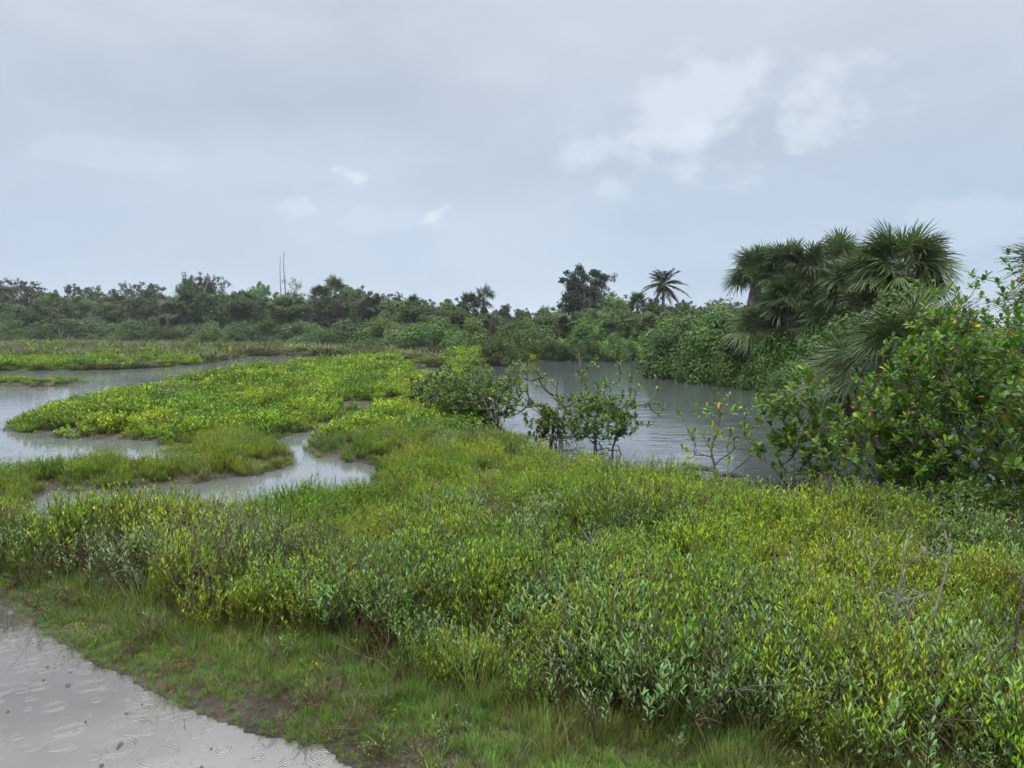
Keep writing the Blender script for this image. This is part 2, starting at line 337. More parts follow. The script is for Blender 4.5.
def oxeye(seed, H=.37, stems=6, leaf=.035, heads=.16):
    r = np.random.default_rng(seed); mb = MB()
    for i in range(stems):
        h = H*r.uniform(.65, 1.1); a = r.uniform(0, 2*PI); q = .07*math.sqrt(r.uniform())
        P = stem_pts(r, q*math.cos(a), q*math.sin(a), h, r.uniform(.02, .14))
        tube(mb, P, np.linspace(.0032, .0016, 5), 4, (.075, .06, .03))
        pairs = int(r.integers(5, 9)); n = pairs*2
        t = np.repeat(np.linspace(r.uniform(.35, .5), 1, pairs), 2)
        pos = np.stack([np.interp(t, np.linspace(0, 1, 5), P[:, k]) for k in range(3)], 1)
        an = np.repeat(np.arange(pairs)*PI/2+r.uniform(0, 6), 2)+np.tile([0, PI], pairs)+r.normal(0, .2, n)
        out = np.stack([np.cos(an), np.sin(an), .35+t*1.1+r.normal(0, .2, n)], 1)
        cc = np.array([.19, .285, .115])*np.clip(1+.16*r.normal(size=(n, 1)), .5, 1.5)*(.75+.35*t[:, None])
        old = (t < .55) & (r.uniform(size=n) < .4); cc[old] = (.17, .13, .06)
        s = leaf*r.uniform(.65, 1.2, n)*(1.05-.3*np.abs(t-.7))
        stamp(mb, T_LEAF, pos, frames(out, np.tile([0, 0, 1.], (n, 1))+r.normal(0, .25, (n, 3))), np.stack([s*.55, s, s], 1), cc)
        if r.uniform() < heads:              # black dried seed head above the leaves
            c = P[-1]+np.array([r.normal(0, .01), r.normal(0, .01), r.uniform(.03, .07)])
            tube(mb, [P[-1], c], [.0016, .0014], 3, (.05, .04, .03))
            tube(mb, [c+(0, 0, -.006), c+(0, 0, -.002), c+(0, 0, .004), c+(0, 0, .008)], [.0012, .0042, .0042, .0015], 6, (.012, .01, .009))
    for i in range(1):                       # a bare grey twig inside
        P = stem_pts(r, r.normal(0, .05), r.normal(0, .05), H*r.uniform(.5, 1.0), r.uniform(.05, .2)); tube(mb, P, np.linspace(.003, .001, 5), 3, (.14, .115, .095))
    return mb.mesh('oxeye', M_OXEYE)
def tuft(seed, n=45, H=.3, R=.05, w=.004, c=(.10, .17, .03), dead=.12, spread=.5, m=None, name='grass'):
    r = np.random.default_rng(seed); mb = MB()
    a = r.uniform(0, 2*PI, n); q = R*np.sqrt(r.uniform(size=n)); pos = np.stack([q*np.cos(a), q*np.sin(a), np.full(n, -.005)], 1)
    b = a+r.normal(0, .6, n); sp = np.abs(r.normal(0, spread, n))
    out = np.stack([np.cos(b)*sp, np.sin(b)*sp, np.ones(n)], 1)
    hint = -np.stack([np.cos(b), np.sin(b), np.zeros(n)], 1)+r.normal(0, .2, (n, 3))
    cc = vary(c, n, r, .2, .1); d = r.uniform(size=n) < dead; cc[d] = np.array([.22, .17, .08])*r.uniform(.5, 1.2, (d.sum(), 1))
    s = H*r.uniform(.45, 1.1, n)
    stamp(mb, T_BLADE, pos, frames(out, hint), np.stack([np.full(n, w), s, s*-1], 1), cc)
    return mb.mesh(name, m or M_GRASS)
def twig(seed, H=.5):
    r = np.random.default_rng(seed); mb = MB()
    for i in range(5):
        P = stem_pts(r, r.normal(0, .04), r.normal(0, .04), H*.75*r.uniform(.5, 1.1), r.uniform(.05, .3), 6); P += r.normal(0, .012, P.shape); c = (.15, .125, .11) if r.uniform() < .35 else (.10, .06, .035)
        tube(mb, P, np.linspace(.004, .001, 6), 4, c)
        for k in range(4):
            j = r.integers(2, 5); e = P[j]+r.normal(0, .06, 3)+np.array([0, 0, .07]); tube(mb, [P[j], (P[j]+e)/2+r.normal(0, .01, 3), e], [.002, .0015, .0008], 3, c)
    return mb.mesh('dead_stems', M_GRASS)
def gn_tree():
    ng = bpy.data.node_groups.new('spread_plants', 'GeometryNodeTree')
    ng.interface.new_socket('Geometry', in_out='INPUT', socket_type='NodeSocketGeometry')
    ng.interface.new_socket('Kinds', in_out='INPUT', socket_type='NodeSocketCollection')
    ng.interface.new_socket('Geometry', in_out='OUTPUT', socket_type='NodeSocketGeometry')
    n = ng.nodes; gi = n.new('NodeGroupInput'); go = n.new('NodeGroupOutput')
    ci = n.new('GeometryNodeCollectionInfo'); ci.inputs['Separate Children'].default_value = True; ci.inputs['Reset Children'].default_value = True
    ip = n.new('GeometryNodeInstanceOnPoints'); ip.inputs['Pick Instance'].default_value = True
    def na(name, t):
        a = n.new('GeometryNodeInputNamedAttribute'); a.data_type = t; a.inputs['Name'].default_value = name; return [s for s in a.outputs if s.enabled][0]
    L = ng.links.new
    L(gi.outputs['Kinds'], ci.inputs['Collection']); L(gi.outputs['Geometry'], ip.inputs['Points']); L(ci.outputs[0], ip.inputs['Instance'])
    L(na('idx', 'INT'), ip.inputs['Instance Index']); L(na('rot', 'FLOAT_VECTOR'), ip.inputs['Rotation']); L(na('scl', 'FLOAT_VECTOR'), ip.inputs['Scale'])
    L(ip.outputs[0], go.inputs[0])
    return ng
GN = gn_tree()
def spread(name, meshes, x, y, z, scl, label, tilt=.12, zs=None):
    c = bpy.data.collections.new(name+'_kinds')
    for i, me in enumerate(meshes):
        o = bpy.data.objects.new('%s_kind_%s' % (name, 'abcdefgh'[i]), me); c.objects.link(o)
    n = len(x); me = bpy.data.meshes.new(name); me.vertices.add(n)
    me.vertices.foreach_set('co', np.stack([x, y, z], 1).astype(np.float32).ravel())
    rot = np.stack([rng.normal(0, tilt, n), rng.normal(0, tilt, n), rng.uniform(0, 2*PI, n)], 1)
    a = me.attributes.new('rot', 'FLOAT_VECTOR', 'POINT'); a.data.foreach_set('vector', rot.astype(np.float32).ravel())
    sv = np.stack([scl, scl, scl*(1 if zs is None else zs)], 1)
    a = me.attributes.new('scl', 'FLOAT_VECTOR', 'POINT'); a.data.foreach_set('vector', sv.astype(np.float32).ravel())
    a = me.attributes.new('idx', 'INT', 'POINT'); a.data.foreach_set('value', rng.integers(0, len(meshes), n).astype(np.int32))
    o = obj(name, me); md = o.modifiers.new('plants', 'NODES'); md.node_group = GN
    for it in GN.interface.items_tree:
        if it.item_type == 'SOCKET' and it.in_out == 'INPUT' and it.name == 'Kinds': md[it.identifier] = c
    tag(o, label, kind='stuff'); print('SPREAD', name, n)
    return o

def scatter(dens, d0, d1, side=.95):         # random points inside the widened view wedge between two distances
    A = side*(d1*d1-d0*d0)+4*(d1-d0); n = int(A*dens)
    y = np.sqrt(rng.uniform(d0*d0, d1*d1, n)) if d0 > 0 else d1*np.sqrt(rng.uniform(size=n))
    x = rng.uniform(-1, 1, n)*(side*y+2); return x, y
BUSH_SHADE = [G(790, 500)+(.6,), G(870, 505)+(.9,), G(960, 515)+(1.1,), G(1040, 520)+(1.2,)]
def species(x, y):
    """weights of saltwort, oxeye, grass at a spot"""
    tf = -sdf(TURF, x, y)                    # distance behind the front edge of the tall plants
    r = np.hypot(x, y)
    n1 = fbm(x*.9, y*.9, 21); n2 = fbm(x*2.2, y*2.2, 31)
    front = 1-sstep(.35, 1.5+.9*n1, tf)
    wpond = sdf(POND, x, y)
    band = np.exp(-((-wpond-.7)/.55)**2)*(r < 16)
    rightside = sstep(3.0, 4.6, x)*sstep(9.5, 7.5, y)*sstep(5.3, 6.3, y)*.5
    big = fbm(x*1.7, y*1.7, 25)
    spots = sum(np.exp(-((x-cx)**2+(y-cy)**2)/rr**2) for (cx, cy), rr in ((G(690, 670, .3), .42), (G(870, 690, .3), .5), (G(960, 720, .3), .3), (G(560, 620, .3), .35), (G(210, 560, .3), .5), (G(1010, 560, .3), .5)))
    ox = np.clip(1.7*spots+1.0*front*sstep(.36, .52, big)*(.55+.45*sstep(-1.2, .4, x))+.35*band*sstep(.4, .6, n2)+rightside*.6+.03+.30*sstep(.60, .72, n1)*(r < 13), 0, .8)
    gr = np.clip(.10+.5*sstep(.55, .7, n2)+.5*front*sstep(1.5, -1.5, x), 0, .7)*(1-.8*sstep(6, 9, y))
    return ox, gr, tf
SW, SWB, OX, OXS, GRX, GRS, TWX = [], [], [], [], [], [], []
pts = {k: [] for k in ('salt', 'saltfar', 'ox', 'grass', 'twig', 'reed')}
for d0, d1, dens in ((1.6, 5, 330), (5, 8, 260), (8, 13, 140), (13, 22, 55), (22, 40, 24), (40, 85, 8)):
    x, y = scatter(dens, d0, d1)
    w = water_sd(x, y); ox, gr, tf = species(x, y)
    spx = sdf(SPARSE, x, y) > 0
    ok = (w < .02+.05*(y > 6)+.05*rng.normal(size=len(x))) & (tf > .12*rng.normal(size=len(x)))
    ok |= spx & (w > 0) & (w < .5) & (rng.uniform(size=len(x)) < .30*sstep(.4, .6, fbm(x*3, y*3, 77)))
    reedzone = (y > 40) & (x < -3.5)
    u = rng.uniform(size=len(x)); u2 = rng.uniform(size=len(x))
    reed = ok & ((reedzone & (u2 < .95*sstep(.22, .4, fbm(x*.09, y*.14, 63)+.15))) | ((y > 19) & (x < 0) & (u2 < .85*sstep(.5, .62, fbm(x*.28, y*.2, 64)))))
    io = ok & ~reed & (u < ox*.46) & (y < 22); ig = ok & ~reed & ~io & (u2 < gr*.55)
    isw = ok & ~reed & ~io & ~ig & ~((ox > .25) & (u2 > np.where(x < 0, .55, .6)))
    e = np.clip(.55+1.0*np.clip(-w, 0, .45), .5, 1)*(.82+.4*fbm(x*.8, y*.8, 41))*(1-.3*sstep(6, 9, y)*sstep(1, -1, x))   # lower towards the water
    e = np.where(sdf(ISLET, x, y) > -.3, e*.45, e)
    fe = 1+.25*(1-sstep(.1, 1.4, tf))
    sc = rng.uniform(.8, 1.2, len(x))*e*fe*(1+.2*(y > 13)+.45*(y > 22)+.8*(y > 40))
    cs = np.where(y < 13, 3.3, 1.3); cl = fbm(x*cs, y*cs, 91, 3); sc = sc*(.42+.95*sstep(.30, .66, cl)); thin = (cl < .40) & (rng.uniform(size=len(x)) < .8) & (y < 25); isw &= ~thin
    k = 'salt' if d1 <= 13 else 'saltfar'
    for key, msk in ((k, isw), ('ox', io), ('grass', ig), ('reed', reed)):
        pts[key].append(np.stack([x[msk], y[msk], ground_z(x[msk], y[msk], w[msk]), sc[msk]], 1))
    tw = ok & (rng.uniform(size=len(x)) < .03*(1+3*(fbm(x*.9, y*.9, 55) > .58)+3*(tf < .5))) & (y < 30)
    pts['twig'].append(np.stack([x[tw], y[tw], ground_z(x[tw], y[tw], w[tw]), sc[tw]], 1))
P = {k: np.concatenate(v) for k, v in pts.items()}
def zs(n, lo=.85, hi=1.2): return rng.uniform(lo, hi, n)
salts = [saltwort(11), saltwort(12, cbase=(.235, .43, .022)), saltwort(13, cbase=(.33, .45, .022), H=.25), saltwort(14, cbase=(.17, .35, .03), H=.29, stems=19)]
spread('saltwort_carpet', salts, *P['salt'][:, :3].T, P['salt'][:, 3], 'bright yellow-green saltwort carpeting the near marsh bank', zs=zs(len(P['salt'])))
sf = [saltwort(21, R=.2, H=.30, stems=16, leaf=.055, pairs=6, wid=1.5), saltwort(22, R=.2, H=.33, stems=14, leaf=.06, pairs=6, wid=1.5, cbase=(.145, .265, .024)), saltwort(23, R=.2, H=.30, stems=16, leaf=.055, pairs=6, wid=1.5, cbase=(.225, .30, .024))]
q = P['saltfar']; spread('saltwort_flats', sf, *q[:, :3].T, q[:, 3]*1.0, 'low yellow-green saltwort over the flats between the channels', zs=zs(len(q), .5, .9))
q = P['ox']; q[:, 3] = np.clip(q[:, 3]*.95, .5, 1.15); spread('oxeye_thicket', [oxeye(31), oxeye(32, H=.40), oxeye(33, stems=7), oxeye(34, heads=.45), oxeye(35, H=.32)], *q[:, :3].T, q[:, 3]*rng.uniform(.85, 1.15, len(q)), 'grey-green sea oxeye with small black seed heads along the front bank', tilt=.16)
q = P['grass']; spread('marsh_grass', [tuft(41, 42, .34, .06, .004, (.12, .2, .03), spread=.35), tuft(42, 34, .30, .06, .004, (.09, .19, .03), spread=.3), tuft(43, 40, .32, .07, .004, (.13, .17, .04), .3, .4)], *q[:, :3].T, q[:, 3], 'thin upright green grass tufts among the saltwort')
q = P['twig']; spread('dead_stems', [twig(51), twig(52), twig(53)], *q[:, :3].T, q[:, 3]*rng.uniform(.7, 1.1, len(q)), 'brown and grey dead stems standing in the ground cover')
q = P['reed']; spread('sedge_marsh', [tuft(61, 90, .36, .3, .035, (.07, .115, .035), .1, .8), tuft(62, 90, .32, .3, .035, (.06, .105, .032), .04, .8), tuft(63, 90, .34, .3, .035, (.10, .105, .05), .25, .8)], *q[:, :3].T, q[:, 3], 'olive and brown sedge marsh in front of the far wood', zs=zs(len(q), .4, .75))

# short wet turf between the puddle and the tall plants
x, y = scatter(1700, 1.2, 6.6, 1.0); w = water_sd(x, y); tf = -sdf(TURF, x, y)
bare = fbm(x*2.6, y*2.6, 71); mud = np.exp(-(((x+.42)/.33)**2+((y-3.42)/.2)**2))
ok = (tf < .25) & ((w < .015+.055*rng.normal(size=len(x))) | ((w < .2) & (fbm(x*5, y*5, 83, 2) > .62))) & (rng.uniform(size=len(x)) < np.maximum(sstep(.16, .36, bare), np.where(x < -2.3, .7, .25))-.7*mud)
x, y, w, tf = x[ok], y[ok], w[ok], tf[ok]; z = ground_z(x, y, w)
s = rng.uniform(.6, 1.2, len(x))*(.50+.55*sstep(0, .6, -w))*(.4+1.15*fbm(x*3, y*3, 81))
spread('shore_turf', [tuft(71, 24, .07, .03, .0028, (.11, .23, .03), .08, .6), tuft(72, 22, .062, .03, .0028, (.14, .24, .035), .15, .7), tuft(73, 20, .05, .035, .0028, (.15, .14, .05), .4, .9), tuft(74, 20, .05, .03, .003, (.13, .065, .04), .3, .8), tuft(75, 24, .08, .025, .0026, (.095, .22, .035), .05, .5)],
       x, y, np.maximum(z, -.01), s, 'short green and reddish turf along the puddle edge', tilt=.2)
x, y = scatter(240, 1.2, 6, 1.0); w = water_sd(x, y); tf = -sdf(TURF, x, y)
ok = (tf < .3) & (tf > -.7) & (w < -.25) & (rng.uniform(size=len(x)) < sstep(-.7, .1, tf)*.6) & (np.hypot((x+.42)/.4, (y-3.42)/.25) > 1)
x, y, w = x[ok], y[ok], w[ok]
spread('bank_grass', [tuft(91, 60, .17, .05, .0028, (.11, .19, .028), .12, .45), tuft(92, 54, .2, .05, .0028, (.13, .21, .028), .1, .35), tuft(93, 46, .15, .06, .0028, (.12, .13, .05), .4, .8)], x, y, ground_z(x, y, w), rng.uniform(.45, 1.15, len(x)), 'fine green grass leaning out from under the tall plants')

x, y = scatter(60, 1.2, 6.4, 1.0); w = water_sd(x, y); tf = -sdf(TURF, x, y)
ok = (tf < .1) & (w < -.06) & (rng.uniform(size=len(x)) < .25+.75*sstep(.45, .6, fbm(x*2.4, y*2.4, 87)))
x, y, w = x[ok], y[ok], w[ok]
spread('turf_weeds', [oxeye(95, H=.13, stems=3, leaf=.02, heads=0), saltwort(96, R=.05, H=.09, stems=6, leaf=.013, pairs=6, wid=1.5), tuft(97, 12, .11, .02, .0045, (.16, .24, .04), .25, .7), twig(98, .16), tuft(99, 9, .06, .05, .006, (.22, .16, .08), .9, 2.2)], x, y, ground_z(x, y, w), rng.uniform(.6, 1.2, len(x)), 'small weeds and dead litter scattered through the turf', tilt=.3)

# ------------------------------------------------------------------ tree kinds
def blob_leaves(mb, r, centres, radii, n_per, leaf, col, squash=.8, T=T_CLUMP, up=.5, top=1.25):
    for c, rd, cc in zip(centres, radii, col):
        n = max(8, int(n_per*rd*rd)); d = rdir(n, r)
        q = rd*(.35+.65*r.uniform(size=n)**.45)*(1+.16*r.normal(size=n))
        pos = np.asarray(c)+d*q[:, None]*np.array([1, 1, squash])
        axis = rdir(n, r)+d*.5; nrm = d+rdir(n, r)*.8+np.array([0, 0, up])
        s = leaf*r.uniform(.6, 1.35, n)
        stamp(mb, T, pos, frames(np.cross(nrm, axis), nrm), s, vary(cc, n, r, .2, .1))
def broadleaf(seed, H=7., W=5.5, lobes=34, leaf=.19, col=(.055, .085, .026), base=.25, open_=0., spikes=6, npl=640):
    r = np.random.default_rng(seed); tm, cm = MB(), MB()
    cz = H*(base+(1-base)*.5); rz = H*(1-base)*.5
    C, Rd = [], []
    for i in range(lobes):
        d = rdir(1, r)[0]; q = r.uniform(.35, 1)**.5
        rd = W*r.uniform(.10, .19)*(1-.35*open_)
        c = np.array([d[0]*(W/2-rd)*q, d[1]*(W/2-rd)*q, cz+d[2]*(rz-rd*.8)*q]); C.append(c); Rd.append(rd)
    for i in range(spikes*2):                # ragged sprigs standing above the crown
        a = r.uniform(0, 2*PI); q = W*.42*math.sqrt(r.uniform()); zt = cz+rz*math.sqrt(max(0, 1-(q/(W*.5))**2))
        C.append(np.array([q*math.cos(a), q*math.sin(a), zt+r.uniform(-.07, .025)*H])); Rd.append(W*r.uniform(.03, .065))
    cols = [np.asarray(col)*r.uniform(.72, 1.3)*np.array([r.uniform(.85, 1.2), 1, r.uniform(.8, 1.2)]) for _ in C]
    blob_leaves(cm, r, C, Rd, npl*(1-.35*open_), leaf, cols)
    fork = np.array([r.normal(0, .03*H), r.normal(0, .03*H), H*base*1.1])
    tube(tm, [(0, 0, -.3), (fork[0]*.4, fork[1]*.2, H*base*.5), fork], [.024*H, .018*H, .015*H], 7)
    for i, c in enumerate(C):
        if i % 2 == 0 or open_ > 0:
            m = fork+(c-fork)*.5+r.normal(0, .03*H, 3); tube(tm, [fork, m, c], [.009*H, .006*H, .002*H], 5)
    return tm, cm
def mound(seed, H=2.6, W=5., leaf=.12, col=(.055, .1, .022), n=34, npl=700, T=T_CLUMP):
    r = np.random.default_rng(seed); tm, cm = MB(), MB(); C, Rd = [], []
    for i in range(n):
        a = r.uniform(0, 2*PI); e = math.asin(r.uniform(0, 1)**.9); q = r.uniform(.72, 1.0); rd = min(H, W)*r.uniform(.14, .26)
        C.append(np.array([math.cos(a)*math.cos(e)*(W/2-rd)*q, math.sin(a)*math.cos(e)*(W/2-rd)*q, max(rd*.5, math.sin(e)*(H-rd)*q)])); Rd.append(rd)
    cols = [np.asarray(col)*r.uniform(.75, 1.3)*np.array([r.uniform(.85, 1.25), 1, r.uniform(.8, 1.2)]) for _ in C]
    blob_leaves(cm, r, C, Rd, npl, leaf, cols, .85, T)
    for c in C[::2]: tube(tm, [(r.normal(0, .2), r.normal(0, .2), -.2), c*.5+r.normal(0, .1, 3), c], [.05, .035, .012], 5)
    return tm, cm
def fan_frond(mb, r, base, dirn, petiole, blade, segs=30, col=(.05, .09, .03), droop=.5, width=.035, mi=0, spreadang=2.2):
    d = np.asarray(dirn, float); d /= np.linalg.norm(d)
    L = petiole; g = np.array([0, 0, -1.])
    P = [np.asarray(base)+d*L*t+g*droop*.35*L*t*t for t in (0, .35, .7, 1)]
    tube(mb, P, [.018, .012, .01, .008], 4, np.asarray(col)*1.15, mi)
    hub = P[-1]; d2 = P[-1]-P[-2]; d2 /= np.linalg.norm(d2)
    side = np.cross(d2, [0, 0, 1]); side /= np.linalg.norm(side)+1e-9; nrm = np.cross(side, d2)
    roll = r.normal(0, .5); side = side*math.cos(roll)+nrm*math.sin(roll); nrm = np.cross(side, d2)
    a = np.linspace(-spreadang, spreadang, segs)+r.normal(0, .03, segs)
    costa = .35*(1-np.abs(a)/spreadang)      # the rib runs into the blade
    o = hub+d2*costa[:, None]*blade*.6
    v = d2*np.cos(a)[:, None]+side*np.sin(a)[:, None]+nrm*(-.25*np.abs(np.sin(a)))[:, None]+r.normal(0, .05, (segs, 3))
    v /= np.linalg.norm(v, axis=1, keepdims=True)
    ln = blade*(.62+.38*np.cos(a*.6))*r.uniform(.85, 1.08, segs)
    wv = np.cross(v, nrm); wv /= np.linalg.norm(wv, axis=1, keepdims=True)+1e-9
    ts = np.array([0, .3, .6, .82, 1.]); wd = np.array([.35, 1, .85, .5, .05])*width
    dr = droop*r.uniform(.6, 1.5, segs)
    rows = []
    for t, w_ in zip(ts, wd):
        c = o+v*(ln*t)[:, None]+g*(dr*ln*max(0, t-.25)**2*1.5)[:, None]
        rows += [c-wv*w_, c+wv*w_]
    A = np.stack(rows, 1)                    # segs,10,3
    off = np.arange(segs)[:, None]*10
    q = np.concatenate([off+np.array([[2*k, 2*k+1, 2*k+3, 2*k+2]]) for k in range(4)])
    cc = np.repeat(np.asarray(col)*np.clip(1+.15*r.normal(size=(segs, 1)), .5, 1.6), 10, 0)
    tip = np.zeros(10); tip[8:] = 1; tipm = np.tile(tip, segs)[:, None]*(r.uniform(size=(segs*10, 1)) < .5); cc = cc*(1-tipm*.5)+np.array([.16, .13, .06])*tipm*.5
    mb.add(A.reshape(-1, 3), None, q, cc, mi)
def sabal(seed, H=6., live=34, dead=14, pet=.9, blade=.85, col=(.045, .085, .03), segs=26, width=.03, skirt=1., boots=True, lowest=-.55):
    r = np.random.default_rng(seed); tm, cm, dm = MB(), MB(), MB()
    top = np.array([r.normal(0, .02*H), r.normal(0, .02*H), H-(pet+blade)*.85])
    n = 9; t = np.linspace(0, 1, n)[:, None]; P = np.array([0, 0, -.3])*(1-t)+top*t; P[:, 0] += np.sin(t[:, 0]*PI)*r.normal(0, .08)
    tube(tm, P, np.linspace(.2, .15, n)*r.uniform(.9, 1.1, n), 9)
    if boots:
        for i in range(60):
            tt = r.uniform(.1, .98); a = r.uniform(0, 2*PI); c = P[0]*(1-tt)+P[-1]*tt; o = np.array([math.cos(a), math.sin(a), 0])
            tube(tm, [c+o*.14, c+o*.24+(0, 0, .16)], [.035, .015], 4)
    for i in range(live):
        e = math.asin(r.uniform(lowest, 1)); a = i*2.399+r.normal(0, .2)
        fan_frond(cm, r, top+np.array([0, 0, .1*math.sin(e)]), (math.cos(a)*math.cos(e), math.sin(a)*math.cos(e), math.sin(e)+.15), pet*r.uniform(.6, 1.1), blade*r.uniform(.8, 1.1), segs, np.asarray(col)*r.uniform(.75, 1.25)*np.array([r.uniform(.9, 1.25), 1, 1]), r.uniform(.08, .38), width)
    for i in range(dead):
        a = r.uniform(0, 2*PI)
        fan_frond(dm, r, top-np.array([0, 0, r.uniform(.1, .25+.5*skirt)]), (math.cos(a)*.35, math.sin(a)*.35, -1), pet*r.uniform(.5, .9)*skirt, blade*r.uniform(.7, 1.), max(12, segs//2), np.array([.16, .13, .095])*r.uniform(.5, 1.2), .5, width*1.1, 0, 1.2)
    return tm, cm, dm
def feather_palm(seed, H=8.):
    r = np.random.default_rng(seed); tm, cm, dm = MB(), MB(), MB()
    top = np.array([.1, 0, H*.78]); n = 9; t = np.linspace(0, 1, n)[:, None]; P = np.array([0, 0, -.3])*(1-t)+top*t
    tube(tm, P, np.linspace(.2, .15, n), 8)
    for i in range(32):
        a = i*2.399+r.normal(0, .15); e = r.uniform(-.35, 1.2) if i > 5 else r.uniform(.9, 1.3); L = H*.36*r.uniform(.8, 1.1)
        d = np.array([math.cos(a)*math.cos(e), math.sin(a)*math.cos(e), math.sin(e)]); k = 12; tt = np.linspace(0, 1, k)
        R_ = top+d*L*tt[:, None]+np.array([0, 0, -1.])*(L*.42*tt**2.2)[:, None]; dead = e < -.2
        m_ = dm if dead else cm; c = (.15, .11, .07) if dead else (.075, .12, .045)
        tube(m_, R_, np.linspace(.03, .008, k), 4, c)
        ps = np.repeat(np.linspace(.15, 1, 34), 2); pos = np.stack([np.interp(ps, tt, R_[:, j]) for j in range(3)], 1)
        sd = np.cross(d, [0, 0, 1]); sd /= np.linalg.norm(sd); sg = np.tile([1, -1], 34)[:, None]
        ax = sd*sg+d*.55+np.array([0, 0, -.35])+r.normal(0, .1, (68, 3)); s = L*.26*np.sin(np.clip(ps, .1, .97)*PI*.9+.25)
        stamp(m_, T_BLADE, pos, frames(ax, np.tile([0, 0, 1.], (68, 1))), np.stack([np.full(68, .15), s, s*-.5], 1), vary(c, 68, r))
    return tm, cm, dm
def bare_tree(seed, H=8., lean=.03, n=10, thick=.13, leaves=0, leaf=.15, blen=.12, col=(.05, .07, .03)):
    r = np.random.default_rng(seed); tm, cm = MB(), MB()
    a = r.uniform(0, 2*PI); t = np.linspace(0, 1, 8)
    P = np.stack([lean*H*t, .2*lean*H*t, H*t], 1)+np.cumsum(r.normal(0, .006*H, (8, 3)), 0)*np.array([1, 1, 0]); P[0, 2] = -.3
    tube(tm, P, np.linspace(thick, thick*.25, 8), 7)
    C = []
    for i in range(n):
        tt = r.uniform(.35, .98); b = np.array([np.interp(tt, t, P[:, j]) for j in range(3)]); an = r.uniform(0, 2*PI)
        L = blen*H*r.uniform(.4, 1.2); e = b+np.array([math.cos(an)*L, math.sin(an)*L, L*r.uniform(.2, .9)]); m = (b+e)/2+r.normal(0, .1*L, 3)
        tube(tm, [b, m, e], [thick*.3, thick*.2, thick*.08], 5); C.append(e)
        for k in range(2):
            e2 = m+r.normal(0, .35*L, 3)+np.array([0, 0, .4*L]); tube(tm, [m, (m+e2)/2+r.normal(0, .05*L, 3), e2], [thick*.15, thick*.1, thick*.05], 4); C.append(e2)
    if leaves: blob_leaves(cm, r, C, [r.uniform(.18, .4) for _ in C], leaves, leaf, [np.asarray(col)*r.uniform(.7, 1.3) for _ in C])
    return tm, cm
KINDS = {}; HT = {}
def reg(key, name, parts):                   # parts: [(part name, MB, material)]
    KINDS[key] = (name, [(pn, m.mesh(pn, mt, sm)) for pn, m, mt, sm in parts if m.n])
    zz = np.concatenate([np.concatenate(m.v)[:, 2] for pn, m, mt, sm in parts if m.n]); HT[key] = float(np.quantile(zz, .998))
def reg_tree(key, tc, name='broadleaf_tree', leafm=None, barkm=None):
    reg(key, name, [('trunk', tc[0], barkm or M_BARK, True), ('crown', tc[1], leafm or M_FAR, False)])
reg_tree('b1', broadleaf(101, 7, 5.5)); reg_tree('b2', broadleaf(102, 7, 6.2, 30, col=(.06, .085, .03))); reg_tree('b3', broadleaf(103, 7, 4.6, 22, open_=.25, spikes=9, col=(.05, .075, .03)))
reg_tree('b4', broadleaf(104, 7, 6.5, 32, base=.12, col=(.055, .10, .028))); reg_tree('b5', broadleaf(105, 7, 5.2, 26, base=.15, col=(.07, .095, .035), open_=.15))
reg_tree('open', broadleaf(106, 7, 5.5, 18, base=.35, open_=.7, spikes=14, col=(.05, .065, .028), npl=360))
reg_tree('open2', broadleaf(107, 7, 4.4, 15, base=.4, open_=.8, spikes=14, col=(.045, .062, .028), npl=340))
reg_tree('thin', broadleaf(108, 7, 2.2, 12, base=.5, open_=.1, spikes=5, col=(.05, .07, .035), npl=900))
reg_tree('dark', broadleaf(119, 7, 5.2, 34, base=.1, open_=.35, spikes=14, leaf=.17, col=(.026, .045, .02), npl=800))
reg_tree('green', broadleaf(110, 7, 6, 34, base=.08, col=(.06, .12, .03)))
reg_tree('sparse', bare_tree(111, 7, .03, 16, .09, 420, .14, .22))
reg_tree('sparse2', bare_tree(112, 7, -.05, 14, .09, 260, .13, .25))
reg('snag', 'dead_tree', [('trunk', bare_tree(113, 10, .005, 9, .13, blen=.04)[0], M_DEADWOOD, True)])
reg('snag2', 'dead_tree', [('trunk', bare_tree(114, 10, .012, 5, .10, blen=.03)[0], M_DEADWOOD, True)])
reg('lean', 'dead_tree', [('trunk', bare_tree(115, 7, -.55, 5, .16, blen=.10)[0], M_DEADWOOD, True)])
reg('crook', 'dead_tree', [('trunk', bare_tree(116, 7, .06, 4, .14, blen=.12)[0], M_DEADWOOD, True)])
reg_tree('m1', mound(121), 'mangrove_shrub'); reg_tree('m2', mound(122, 2.6, 4.2, col=(.065, .11, .022)), 'mangrove_shrub'); reg_tree('m3', mound(123, 2.6, 5.6, col=(.045, .085, .024)), 'mangrove_shrub')
reg_tree('m4', mound(124, 2.6, 4.6, col=(.04, .11, .02), leaf=.13), 'mangrove_shrub')
reg_tree('gm', mound(125, 2.6, 5.0, col=(.07, .11, .045), leaf=.11), 'mangrove_shrub')
reg_tree('mnear', mound(126, 2.6, 4.4, leaf=.105, col=(.062, .13, .02), n=64, npl=1500, T=T_LEAF), 'mangrove_shrub', M_LEAF)
def reg_palm(key, t, name='cabbage_palm'):
    reg(key, name, [('trunk', t[0], M_PALMTRUNK, True), ('crown', t[1], M_PALM, False), ('dead_fronds', t[2], M_DEAD, False)])
reg_palm('p1', sabal(131, 6, 34, 16, segs=18, width=.05)); reg_palm('p2', sabal(132, 6, 28, 22, segs=18, width=.05, col=(.05, .08, .035))); reg_palm('pbrown', sabal(133, 4.5, 14, 46, segs=16, width=.05, skirt=1.6, col=(.06, .08, .035)))
